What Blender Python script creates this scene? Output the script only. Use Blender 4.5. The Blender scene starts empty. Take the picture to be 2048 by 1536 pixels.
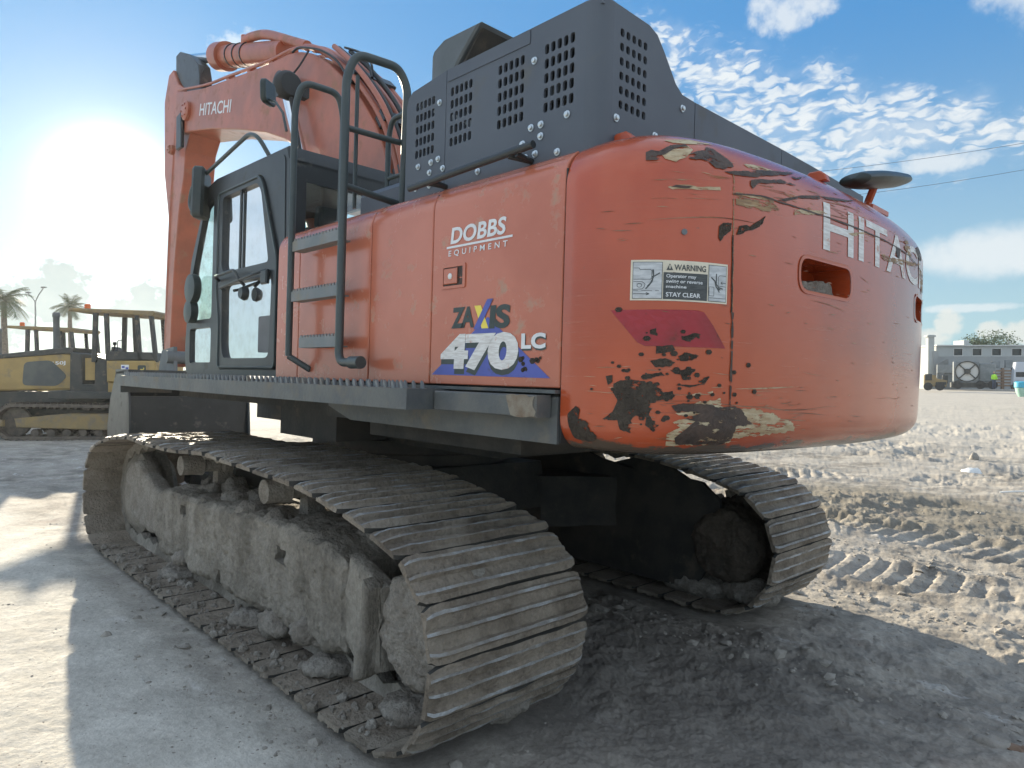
import bpy, bmesh, math, random, os
import numpy as np
from mathutils import Vector, Matrix, Quaternion, noise, geometry
from mathutils.bvhtree import BVHTree
random.seed(7); rng = np.random.default_rng(7)
PI = math.pi
sc = bpy.context.scene
V = Vector

# ------------------------------------------------------------------ camera
# the pose of the camera relative to the excavator (X forward, Y to its left, Z up)
CM = V((-4.900872, 3.549312, 1.641336))
RM = V((-0.690616, -0.722675, 0.028119)); UM = V((0.021999, 0.01787, 0.999598)); FM = V((0.722887, -0.690957, -0.003557))
FOC = 1384.05
UPM = V((0.012597, 0.026854, 0.99956)).normalized()      # the machine stands slightly tilted on the yard
T = UPM.rotation_difference(V((0, 0, 1))).to_matrix().to_4x4()
T3 = T.to_3x3()
rot = Matrix((RM, UM, -FM)).transposed()
cam = bpy.data.cameras.new('camera'); camo = bpy.data.objects.new('camera', cam)
sc.collection.objects.link(camo); sc.camera = camo
cam.sensor_width = 36; cam.lens = FOC * 36 / 2048; cam.clip_end = 6000; cam.clip_start = .05
camo.matrix_world = Matrix.Translation(T3 @ CM) @ (T3 @ rot).to_4x4()
CW = T3 @ CM
FW = (T3 @ FM); FW.z = 0; FW.normalize()
RW = V((FW.y, -FW.x, 0))

def ray(u, v): return FM + RM * ((u - 1024) / FOC) - UM * ((v - 768) / FOC)
def at(u, v, ax, val):
    "point of the machine frame seen at (u,v) on the plane axis=val"
    d = ray(u, v); return CM + d * ((val - CM[ax]) / d[ax])
def atw(u, depth, v=None, z=0.0):
    "world point at a given depth in the yard"
    p = CW + FW * depth + RW * ((u - 1024) / FOC * depth)
    p.z = z if v is None else CW.z - (v - 750) / FOC * depth
    return p

# ------------------------------------------------------------------ light
SUN = (T3 @ ray(222, 372)).normalized()
el = math.asin(SUN.z)
sl = bpy.data.lights.new('sun', 'SUN'); sl.energy = 5.0; sl.angle = math.radians(.53); sl.color = (1, .88, .68)
so = bpy.data.objects.new('sun', sl); sc.collection.objects.link(so)
so.rotation_euler = SUN.to_track_quat('Z', 'Y').to_euler()
sc.view_settings.view_transform = 'Standard'; sc.view_settings.look = 'None'; sc.view_settings.gamma = 1
sc.view_settings.exposure = 1.4

world = bpy.data.worlds.new('World'); sc.world = world; world.use_nodes = True
nt = world.node_tree; nt.nodes.clear()
class G:
    "tiny node-graph builder"
    def __init__(s, nt): s.nt = nt
    def n(s, t, **kw):
        x = s.nt.nodes.new(t)
        for k, v in kw.items(): setattr(x, k, v)
        return x
    def set(s, inp, v):
        if hasattr(v, 'is_output') or isinstance(v, bpy.types.NodeSocket): s.nt.links.new(v, inp)
        else:
            try: inp.default_value = v
            except Exception: inp.default_value = (*v, 1) if len(v) == 3 else v
    def m(s, op, a, b=0.0, c=None, clamp=False):
        x = s.n('ShaderNodeMath', operation=op, use_clamp=clamp); s.set(x.inputs[0], a); s.set(x.inputs[1], b)
        if c is not None: s.set(x.inputs[2], c)
        return x.outputs[0]
    def vm(s, op, a, b=(0, 0, 0)):
        x = s.n('ShaderNodeVectorMath', operation=op); s.set(x.inputs[0], a)
        if op == 'SCALE': s.set(x.inputs[3], b)
        else: s.set(x.inputs[1], b)
        return x.outputs['Value'] if op in ('DOT_PRODUCT', 'LENGTH', 'DISTANCE') else x.outputs[0]
    def step(s, a, lo, hi, t0=0., t1=1.):
        x = s.n('ShaderNodeMapRange', interpolation_type='SMOOTHSTEP'); s.set(x.inputs[0], a)
        for i, v in enumerate((lo, hi, t0, t1)): s.set(x.inputs[i + 1], v)
        return x.outputs[0]
    def mix(s, f, a, b, mode='MIX'):
        x = s.n('ShaderNodeMix', data_type='RGBA', blend_type=mode); s.set(x.inputs[0], f); s.set(x.inputs[6], a); s.set(x.inputs[7], b)
        return x.outputs[2]
    def noise(s, vec, scale, detail=4, rough=.55, dist=0.):
        x = s.n('ShaderNodeTexNoise'); s.set(x.inputs['Vector'], vec); x.inputs['Scale'].default_value = scale
        x.inputs['Detail'].default_value = detail; x.inputs['Roughness'].default_value = rough; x.inputs['Distortion'].default_value = dist
        return x.outputs[0]
    def comb(s, x, y, z=0.):
        c = s.n('ShaderNodeCombineXYZ'); s.set(c.inputs[0], x); s.set(c.inputs[1], y); s.set(c.inputs[2], z); return c.outputs[0]
    def map(s, vec, scale=(1, 1, 1), rot=(0, 0, 0), loc=(0, 0, 0)):
        x = s.n('ShaderNodeMapping'); s.set(x.inputs[0], vec); x.inputs['Scale'].default_value = scale
        x.inputs['Rotation'].default_value = rot; x.inputs['Location'].default_value = loc; return x.outputs[0]
g = G(nt)
d = g.n('ShaderNodeTexCoord').outputs['Generated']
d = g.vm('NORMALIZE', d)
df = g.vm('DOT_PRODUCT', d, tuple(FW)); dr = g.vm('DOT_PRODUCT', d, tuple(RW)); dz = g.vm('DOT_PRODUCT', d, (0, 0, 1))
DEG = 180 / PI
az = g.m('MULTIPLY', g.m('ARCTAN2', dr, df), DEG); elv = g.m('MULTIPLY', g.m('ARCSINE', dz), DEG)
ae = g.comb(az, elv)
sky = g.n('ShaderNodeTexSky', sky_type='NISHITA', sun_disc=False, sun_elevation=el, sun_rotation=math.atan2(SUN.x, SUN.y), air_density=1.0, dust_density=.6, ozone_density=2.0)
# deeper blue away from the sun, paler near it
sd = g.vm('DOT_PRODUCT', d, tuple(SUN))
ang = g.m('MULTIPLY', g.m('ARCCOSINE', g.m('MINIMUM', sd, .99999)), DEG)
base = g.vm('MULTIPLY', sky.outputs[0], (.62, .80, 1.0))
grad = g.mix(g.step(elv, -2., 28.), (2.4, 3.5, 3.8, 1), (.36, 1.55, 3.45, 1))
base = g.mix(.88, base, grad)
# aureole of bright hazy air round the sun
a2 = g.m('MULTIPLY', ang, ang)
glow = g.m('ADD', g.m('MULTIPLY', g.m('EXPONENT', g.m('DIVIDE', a2, -5.5)), 22.),
           g.m('ADD', g.m('MULTIPLY', g.m('EXPONENT', g.m('DIVIDE', ang, -2.6)), 4.5), g.m('MULTIPLY', g.m('EXPONENT', g.m('DIVIDE', ang, -26.)), 1.15)))
# clouds: mackerel field to the right of the view
w1 = g.noise(ae, .16, 3)
warp = g.vm('ADD', ae, g.vm('SCALE', g.comb(g.noise(ae, .35, 2), g.noise(g.vm('ADD', ae, (31, 7, 0)), .35, 2)), 2.2))
mk = g.map(warp, rot=(0, 0, math.radians(-24)), scale=(.55, 1.45, 1))
vo = g.n('ShaderNodeTexVoronoi', feature='SMOOTH_F1'); vo.inputs['Scale'].default_value = 1.75; vo.inputs['Smoothness'].default_value = .6; g.set(vo.inputs['Vector'], g.vm('ADD', mk, g.vm('SCALE', g.comb(g.noise(mk, 1.4, 3), g.noise(g.vm('ADD', mk, (9, 3, 0)), 1.4, 3)), 1.1)))
cells = g.m('ADD', g.m('SUBTRACT', 1.02, vo.outputs['Distance']), g.m('MULTIPLY', g.m('SUBTRACT', g.noise(mk, 3.2, 4, .6), .5), .35))
elu = g.m('SUBTRACT', 26.6, g.m('MULTIPLY', g.m('SUBTRACT', az, 12.5), .37))
wob = g.m('MULTIPLY', g.m('SUBTRACT', g.noise(ae, .3, 4), .5), 7.)
mU = g.step(g.m('ADD', g.m('SUBTRACT', elu, elv), wob), -.8, 2.2)
mL = g.step(g.m('ADD', g.m('SUBTRACT', elv, 13.4), wob), -1., 2.6)
mA = g.step(az, 4., 11.)
reg = g.m('MULTIPLY', g.m('MULTIPLY', mU, mL), mA)
mack = g.step(g.m('ADD', cells, g.m('MULTIPLY', reg, .36)), .66, 1.08)
mack = g.m('MULTIPLY', g.m('ADD', g.m('MULTIPLY', mack, .78), g.m('MULTIPLY', g.step(g.noise(mk, .5, 4), .3, .7), .22)), g.m('MULTIPLY', reg, .95))
def blob(ax, ey, rx, ry, th=.5, ns=.5, wid=.35, amp=1.6):
    q = g.m('ADD', g.m('POWER', g.m('ABSOLUTE', g.m('DIVIDE', g.m('SUBTRACT', az, ax), rx)), 2.), g.m('POWER', g.m('ABSOLUTE', g.m('DIVIDE', g.m('SUBTRACT', elv, ey), ry)), 2.))
    nn = g.m('MULTIPLY', g.m('SUBTRACT', g.noise(g.vm('ADD', ae, (ax * 1.3, ey, 0)), ns, 6, .6), .5), amp * 2)
    return g.step(g.m('ADD', g.m('SUBTRACT', 1., q), nn), th - wid, th + wid)
cl = mack
def over(a, b): return g.m('MAXIMUM', a, b)
for b_ in [(21.5, 25.9, 3.4, 1.6, .5, .45, .6, 1.9, .75), (36, 24.0, 2.6, 2.2, .6, .4, .7, 2.1, .6), (35, 8.3, 5.5, 1.9, .3, .35, .6, 1.0, .8), (33.5, 4.6, 3.5, .35, .3, .5, .5, 1.5, .6),
           (-20.5, 23.8, 3.2, 1.4, .7, .55, .5, 2.4, .6), (-1, 29, 5, .7, .5, .4, .6, 1.5, .5), (29, 17, 6, 1.6, .6, .35, .6, 1.5, .5), (31.5, 14.6, 3.2, .9, .4, .5, .5, 1.4, .75)]:
    cl = over(cl, g.m('MULTIPLY', blob(*b_[:8]), b_[8]))
ccol = (4.5, 4.7, 4.8, 1)
# unseen cloud added behind, beside and above the camera to lift the fill light
aab = g.m('ABSOLUTE', az)
rest = g.m('MULTIPLY', g.step(aab, 46., 75.), g.step(elv, 2., 12.))
rest = g.m('MAXIMUM', rest, g.step(elv, 40., 60.))
cn = g.step(g.noise(g.map(d, scale=(1, 1, 2)), 2.2, 6, .6), .30, .62)
cl = over(cl, g.m('MULTIPLY', rest, g.m('ADD', .35, g.m('MULTIPLY', cn, .6))))
col = g.mix(cl, base, g.mix(rest, ccol, (4.9, 5.55, 6.3, 1)))
# cumulus low over the horizon, rims lit by the sun behind them
cum = None
for b_ in [(-33.2, 5.6, 2.7, 3.2), (-35.9, 4.2, 1.9, 2.9), (-27.2, 4.2, 4.1, 3.4), (-40, 4.5, 3.5, 3.6), (-23.5, 2.8, 4, 2.6)]:
    x = blob(*b_, .45, .75, .22, 1.0); cum = x if cum is None else over(cum, x)
cum2 = None
for b_ in [(32.2, 3.6, .9, 1.1), (34.6, 3.0, .9, .7), (31, 2.6, 1.4, .8), (36.5, 2.8, 1.5, 1.0), (27, 2.6, 3, 1.5), (42, 3, 4, 2)]:
    x = blob(*b_, .3, 1.3, .45, 1.0); cum2 = x if cum2 is None else over(cum2, x)
rim = g.m('MULTIPLY', g.m('SUBTRACT', 1., g.step(cum, .45, 1.)), 2.2)
cumc = g.mix(g.noise(ae, .9, 5, .6), (2.5, 3.1, 3.15, 1), (3.3, 3.7, 3.6, 1))
col = g.mix(g.m('MULTIPLY', cum, .95), col, g.vm('ADD', cumc, g.comb(rim, rim, g.m('MULTIPLY', rim, .9))))
col = g.mix(g.m('MULTIPLY', cum2, .8), col, (4.3, 4.35, 4.1, 1))
glow_m = g.m('MULTIPLY', glow, g.m('SUBTRACT', 1., g.m('MULTIPLY', cum, .8)))
gt = g.step(ang, 4., 16.); col = g.vm('ADD', col, g.vm('MULTIPLY', g.comb(glow_m, glow_m, glow_m), g.mix(gt, (1., .96, .82, 1), (.70, 1., 1., 1))))
bg = g.n('ShaderNodeBackground'); bg.inputs[1].default_value = .072
nt.links.new(col, bg.inputs[0])
wo = g.n('ShaderNodeOutputWorld'); nt.links.new(bg.outputs[0], wo.inputs[0])

# ------------------------------------------------------------------ materials
MATS = {}
def newmat(name):
    m = bpy.data.materials.new(name); m.use_nodes = True; m.node_tree.nodes.clear()
    MATS[name] = m; q = G(m.node_tree)
    out = q.n('ShaderNodeOutputMaterial'); bs = q.n('ShaderNodeBsdfPrincipled'); m.node_tree.links.new(bs.outputs[0], out.inputs[0])
    return m, q, bs
def pmat(name, c1, c2=None, rough=.5, metal=0., nscale=3., dirt=None, dscale=2., damt=.5, bump=0., bscale=20., stretch=(1, 1, 1), rvar=.12, spec=.5, coat=0., rnd=0., cut=0., cscale=14., cst=(1, 1, 1), grain=0., gscale=45., lo=.35, hi=.65):
    m, q, bs = newmat(name)
    co = q.n('ShaderNodeTexCoord').outputs['Object']
    if rnd:
        oi = q.n('ShaderNodeObjectInfo').outputs['Random']
        co = q.vm('ADD', co, q.vm('SCALE', (13., 7., 5.), oi))
    cs = q.map(co, scale=stretch)
    f = q.step(q.noise(cs, nscale, 6, .6), lo, hi)
    c = q.mix(f, (*c1, 1), (*(c2 or c1), 1))
    if rnd: c = q.mix(rnd, c, q.vm('SCALE', c, q.m('ADD', .6, q.m('MULTIPLY', oi, .8))))
    if grain: c = q.mix(1., c, q.vm('SCALE', (1, 1, 1), q.m('ADD', 1 - grain, q.m('MULTIPLY', q.m('MULTIPLY', q.noise(co, gscale, 8, .75), 2.), grain))), 'MULTIPLY')
    r = q.m('ADD', rough - rvar / 2, q.m('MULTIPLY', q.noise(cs, nscale * 2.3, 4), rvar), clamp=True)
    if dirt:
        dm = q.step(q.noise(q.vm('ADD', co, (5, 9, 2)), dscale, 8, .65), .62 - damt * .25, .74 - damt * .12)
        c = q.mix(dm, c, (*dirt, 1)); r = q.mix(dm, r, (.9, .9, .9, 1))
    q.set(bs.inputs['Base Color'], c); q.set(bs.inputs['Roughness'], r); bs.inputs['Metallic'].default_value = metal
    bs.inputs['Specular IOR Level'].default_value = spec; bs.inputs['Coat Weight'].default_value = coat; bs.inputs['Coat Roughness'].default_value = .12
    if bump:
        b = q.n('ShaderNodeBump'); b.inputs['Strength'].default_value = bump; b.inputs['Distance'].default_value = .035
        q.set(b.inputs['Height'], q.noise(cs, bscale, 8, .62)); m.node_tree.links.new(b.outputs[0], bs.inputs['Normal'])
    if cut:
        tr = q.n('ShaderNodeBsdfTransparent'); mx = q.n('ShaderNodeMixShader'); o_ = [x for x in m.node_tree.nodes if x.type == 'OUTPUT_MATERIAL'][0]
        q.set(mx.inputs[0], q.step(q.noise(q.map(co, scale=cst), cscale, 8, .7), cut - .03, cut + .04)); m.node_tree.links.new(tr.outputs[0], mx.inputs[1]); m.node_tree.links.new(bs.outputs[0], mx.inputs[2]); m.node_tree.links.new(mx.outputs[0], o_.inputs[0])
    return m
MUD = (.20, .168, .135); MUDD = (.10, .085, .068)
pmat('orange_paint', (.50, .10, .035), (.44, .08, .03), .34, 0, 2.2, dirt=(.42, .2, .13), dscale=3., damt=.25, coat=.25, bump=.03, bscale=1.2)
pmat('veiled_orange', (.53, .165, .095), (.46, .13, .07), .24, 0, 1.6, dirt=(.44, .27, .19), dscale=9., damt=.22, coat=.3, bump=.05, bscale=1.5, rvar=.16)  # door orange, with the pale veil of sun glare put into its colour
pmat('boom_orange', (.45, .13, .07), (.34, .105, .06), .4, 0, 2.5, dirt=(.33, .17, .11), dscale=4., damt=.3, coat=.1)
# counterweight paint: scrape marks running round the body, dust, mud splashes low down
m, q, bs = newmat('counterweight_paint')
co = q.n('ShaderNodeTexCoord').outputs['Object']
st = q.map(co, scale=(1.2, 1.2, 26))
streak = q.step(q.noise(st, 2.2, 6, .65), .50, .76)
sep = q.n('ShaderNodeSeparateXYZ'); m.node_tree.links.new(co, sep.inputs[0])
big = q.step(q.noise(co, 1.3, 3), .35, .65)
c = q.mix(big, (.50, .088, .028, 1), (.39, .064, .021, 1))
patch = q.step(q.noise(q.map(co, scale=(1, 1, 2), loc=(7, 2, 1)), 1.7, 4, .6), .38, .66)
streak = q.m('MULTIPLY', streak, patch)
c = q.mix(q.m('MULTIPLY', streak, .5), c, (.42, .13, .065, 1))
st2 = q.map(co, scale=(1.5, 1.5, 60), loc=(3, 1, 5))
fine = q.step(q.noise(st2, 2.5, 5, .7), .63, .74)
fine = q.m('MULTIPLY', fine, patch)
c = q.mix(q.m('MULTIPLY', fine, .35), c, (.62, .38, .28, 1))
spots = q.step(q.noise(co, 22., 3, .6), .71, .77); c = q.mix(q.m('MULTIPLY', spots, .6), c, (.22, .09, .05, 1))
edge = q.step(q.m('ADD', sep.outputs[2], q.m('MULTIPLY', q.noise(q.map(co, scale=(2, 2, 6)), 2.5, 6, .65), .16)), 1.485, 1.50)
c = q.mix(edge, (.12, .085, .06, 1), c)
q.set(bs.inputs['Base Color'], c)
q.set(bs.inputs['Roughness'], q.m('ADD', .20, q.m('MULTIPLY', q.m('ADD', streak, fine), .22)))
bs.inputs['Coat Weight'].default_value = .45; bs.inputs['Coat Roughness'].default_value = .15
b = q.n('ShaderNodeBump'); b.inputs['Strength'].default_value = .12; b.inputs['Distance'].default_value = .01
q.set(b.inputs['Height'], q.m('ADD', q.m('MULTIPLY', q.noise(st2, 3., 5, .6), .5), q.m('MULTIPLY', q.noise(co, 1.8, 2), 4.))); m.node_tree.links.new(b.outputs[0], bs.inputs['Normal'])

pmat('dark_gray_paint', (.098, .112, .135), (.085, .098, .12), .5, 0, 1.5, dirt=(.13, .135, .135), dscale=2.5, damt=.15, spec=.4, bump=.05, bscale=160)
pmat('black_paint', (.022, .026, .028), (.03, .034, .036), .38, 0, 4, dirt=(.12, .115, .10), dscale=5, damt=.2)
pmat('rail_paint', (.045, .06, .062), (.06, .075, .075), .4, 0, 4)
pmat('deck_steel', (.085, .095, .10), (.12, .125, .12), .55, .1, 5, dirt=(.19, .17, .14), dscale=4, damt=.45, bump=.2, bscale=40)
pmat('serrated_steel', (.17, .19, .20), (.22, .23, .23), .6, .2, 6, dirt=(.26, .24, .2), dscale=5, damt=.5)
pmat('rusty_paint', (.26, .23, .18), (.17, .11, .07), .8, 0, 9, bump=.3, bscale=60)
pmat('underside', (.028, .028, .026), (.05, .045, .038), .75, 0, 4, dirt=(.10, .085, .065), dscale=3, damt=.3, bump=.3)
pmat('dried_mud', (.34, .31, .265), (.19, .17, .142), .95, 0, 3.5, bump=1., bscale=30, spec=.15, rvar=.05, grain=.75, gscale=34, dirt=(.33, .30, .26), dscale=5, damt=.35, stretch=(1, 1, .5))
pmat('caked_mud', (.35, .32, .28), (.26, .23, .195), .95, 0, 7, bump=1., bscale=40, spec=.15, rvar=.05, grain=.8, gscale=50)
pmat('shaded_mud', (.12, .10, .08), (.07, .06, .05), .95, 0, 4, bump=1., bscale=30, spec=.1, grain=.6)  # mud copy with the shade under the machine put into its colour
pmat('shoe_steel', (.32, .27, .215), (.19, .155, .12), .72, .1, 4, dirt=(.34, .295, .24), dscale=4, damt=.62, bump=1., bscale=40, rnd=.5, spec=.3, grain=.7, gscale=38)
pmat('worn_crest', (.46, .47, .48), (.26, .24, .22), .45, .35, 6, dirt=(.33, .295, .25), dscale=5, damt=.68, bump=.8, bscale=60, rnd=.5, grain=.6)
pmat('rust', (.24, .10, .045), (.30, .17, .09), .85, 0, 9, bump=.3, bscale=40)
pmat('chrome', (.75, .78, .8), None, .12, 1., 4, rvar=.08)
pmat('bolt_steel', (.62, .66, .68), (.5, .54, .56), .3, .8, 20)
pmat('white_decal', (.78, .79, .80), (.68, .69, .70), .45, 0, 10)
pmat('worn_white', (.80, .79, .77), (.60, .57, .54), .5, 0, 14, stretch=(1, 1, 8), dirt=(.5, .2, .12), dscale=16, damt=.2)
pmat('cream_decal', (.78, .70, .55), (.66, .6, .48), .5, 0, 12)
pmat('label_silver', (.62, .63, .64), (.45, .46, .47), .4, .1, 18, stretch=(1, 1, 4))
pmat('dark_decal', (.035, .05, .048), (.05, .065, .06), .45, 0, 6)
pmat('label_black', (.05, .055, .055), (.09, .095, .095), .4, 0, 30, stretch=(1, 1, 6))
pmat('blue_decal', (.09, .115, .42), (.075, .10, .36), .45, 0, 8, dirt=(.10, .09, .09), dscale=14, damt=.15)
pmat('yellow_decal', (.85, .68, .10), None, .45)
pmat('red_reflector', (.36, .015, .024), (.28, .015, .02), .4, 0, 6, dirt=(.18, .04, .03), dscale=12, damt=.18, coat=.3)
pmat('bare_primer', (.10, .066, .05), (.055, .04, .034), .55, .2, 12, bump=.3, bscale=50, cut=.40, cscale=12, cst=(1, 1, 3), grain=.5)
pmat('filler_cream', (.56, .46, .30), (.40, .27, .15), .65, 0, 12, stretch=(1, 1, 5), bump=.2, bscale=40, cut=.44, cscale=9, cst=(1, 1, 7), grain=.3)
pmat('brown_scuff', (.22, .13, .07), (.38, .24, .12), .6, 0, 14, stretch=(1, 1, 7), cut=.46, cscale=9, cst=(1, 1, 8))
pmat('scratch', (.50, .30, .18), (.20, .07, .035), .6, 0, 5)
pmat('splashed_mud', (.12, .098, .078), (.085, .07, .058), .95, 0, 14, bump=1., bscale=60, spec=.1, cut=.385, cscale=24, cst=(1, 1, 1.6), grain=.5)
pmat('rubber', (.02, .02, .02), (.035, .035, .035), .7)
pmat('hose', (.02, .022, .022), None, .45)
pmat('wire', (.09, .10, .12), None, .6)
pmat('seat_fabric', (.03, .03, .033), (.045, .045, .05), .85)
pmat('interior_gray', (.16, .165, .17), (.12, .125, .13), .7)
pmat('lamp_lens', (.7, .72, .74), None, .15, .3)
pmat('mirror_black', (.018, .03, .028), (.03, .04, .038), .4, 0, 6)
pmat('yellow_paint', (.40, .27, .09), (.34, .23, .08), .5, 0, 3, dirt=(.24, .19, .12), dscale=3, damt=.4)
pmat('yellow_frame', (.32, .22, .09), (.24, .18, .09), .7, 0, 4, dirt=(.22, .18, .13), dscale=3, damt=.6, bump=.4)
pmat('dozer_black', (.03, .035, .035), (.05, .05, .045), .55, 0, 4, dirt=(.14, .12, .09), dscale=4, damt=.3)
pmat('dozer_green', (.10, .11, .10), (.07, .08, .08), .6)
pmat('track_iron', (.10, .085, .07), (.16, .13, .10), .8, .1, 6, bump=.5)
pmat('amber', (.75, .14, .02), None, .25)
pmat('wall_paint', (.42, .44, .43), (.37, .39, .38), .8, 0, .4)
pmat('wall_band', (.33, .34, .335), (.29, .30, .30), .8, 0, .6, stretch=(.3, .3, 1))
pmat('roof_white', (.55, .55, .53), None, .6)
pmat('window_dark', (.02, .025, .03), None, .12, 0, 1, rvar=.02)
pmat('galvanised', (.24, .26, .27), (.18, .20, .21), .5, .4, 2)
pmat('machine_gray', (.16, .175, .185), (.11, .125, .13), .6, .1, 2)
pmat('timber', (.20, .13, .09), (.28, .19, .13), .85, 0, 4, stretch=(1, 1, 5))
pmat('hi_vis', (.45, .85, .05), None, .6)
pmat('skin', (.45, .27, .19), None, .6)
pmat('denim', (.06, .08, .13), None, .8)
pmat('cyan_plastic', (.08, .45, .62), (.06, .38, .55), .4)
pmat('pale_green_plastic', (.38, .58, .48), (.3, .5, .42), .5)
pmat('truck_white', (.48, .52, .58), None, .3)
pmat('palm_trunk', (.16, .13, .10), (.10, .08, .06), .9, 0, 8, bump=.5)
pmat('palm_leaf', (.055, .085, .03), (.09, .11, .04), .55, 0, 3)
pmat('leaf', (.05, .08, .025), (.09, .12, .04), .6, 0, 2)
pmat('rock', (.34, .31, .27), (.24, .22, .19), .9, 0, 6, bump=.6)
pmat('plastic_white', (.75, .75, .73), None, .4)
pmat('red_hull', (.42, .07, .04), None, .5)
# cab glass: thin panes, clear with a reflection that grows at grazing angles
def glassmat(name, tint, dirty):
    m = bpy.data.materials.new(name); m.use_nodes = True; t = m.node_tree; t.nodes.clear(); q = G(t); MATS[name] = m
    tr = q.n('ShaderNodeBsdfTransparent'); tr.inputs[0].default_value = (*tint, 1)
    gl = q.n('ShaderNodeBsdfGlossy'); gl.inputs['Roughness'].default_value = .02
    fr = q.n('ShaderNodeFresnel'); fr.inputs[0].default_value = 1.5
    mx = q.n('ShaderNodeMixShader'); t.links.new(q.m('ADD', q.m('MULTIPLY', fr.outputs[0], 1.6), .10), mx.inputs[0]); t.links.new(tr.outputs[0], mx.inputs[1]); t.links.new(gl.outputs[0], mx.inputs[2])
    df_ = q.n('ShaderNodeBsdfDiffuse'); df_.inputs[0].default_value = (.5, .47, .42, 1)
    co = q.n('ShaderNodeTexCoord').outputs['Object']
    dm = q.m('MULTIPLY', q.step(q.noise(co, 9., 6, .65), .40, .75), dirty)
    m2 = q.n('ShaderNodeMixShader'); t.links.new(dm, m2.inputs[0]); t.links.new(mx.outputs[0], m2.inputs[1]); t.links.new(df_.outputs[0], m2.inputs[2])
    o = q.n('ShaderNodeOutputMaterial'); t.links.new(m2.outputs[0], o.inputs[0])
glassmat('glass', (.80, .93, .91), .12); glassmat('dirty_glass', (.86, .98, .95), .25)
M = MATS

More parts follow.
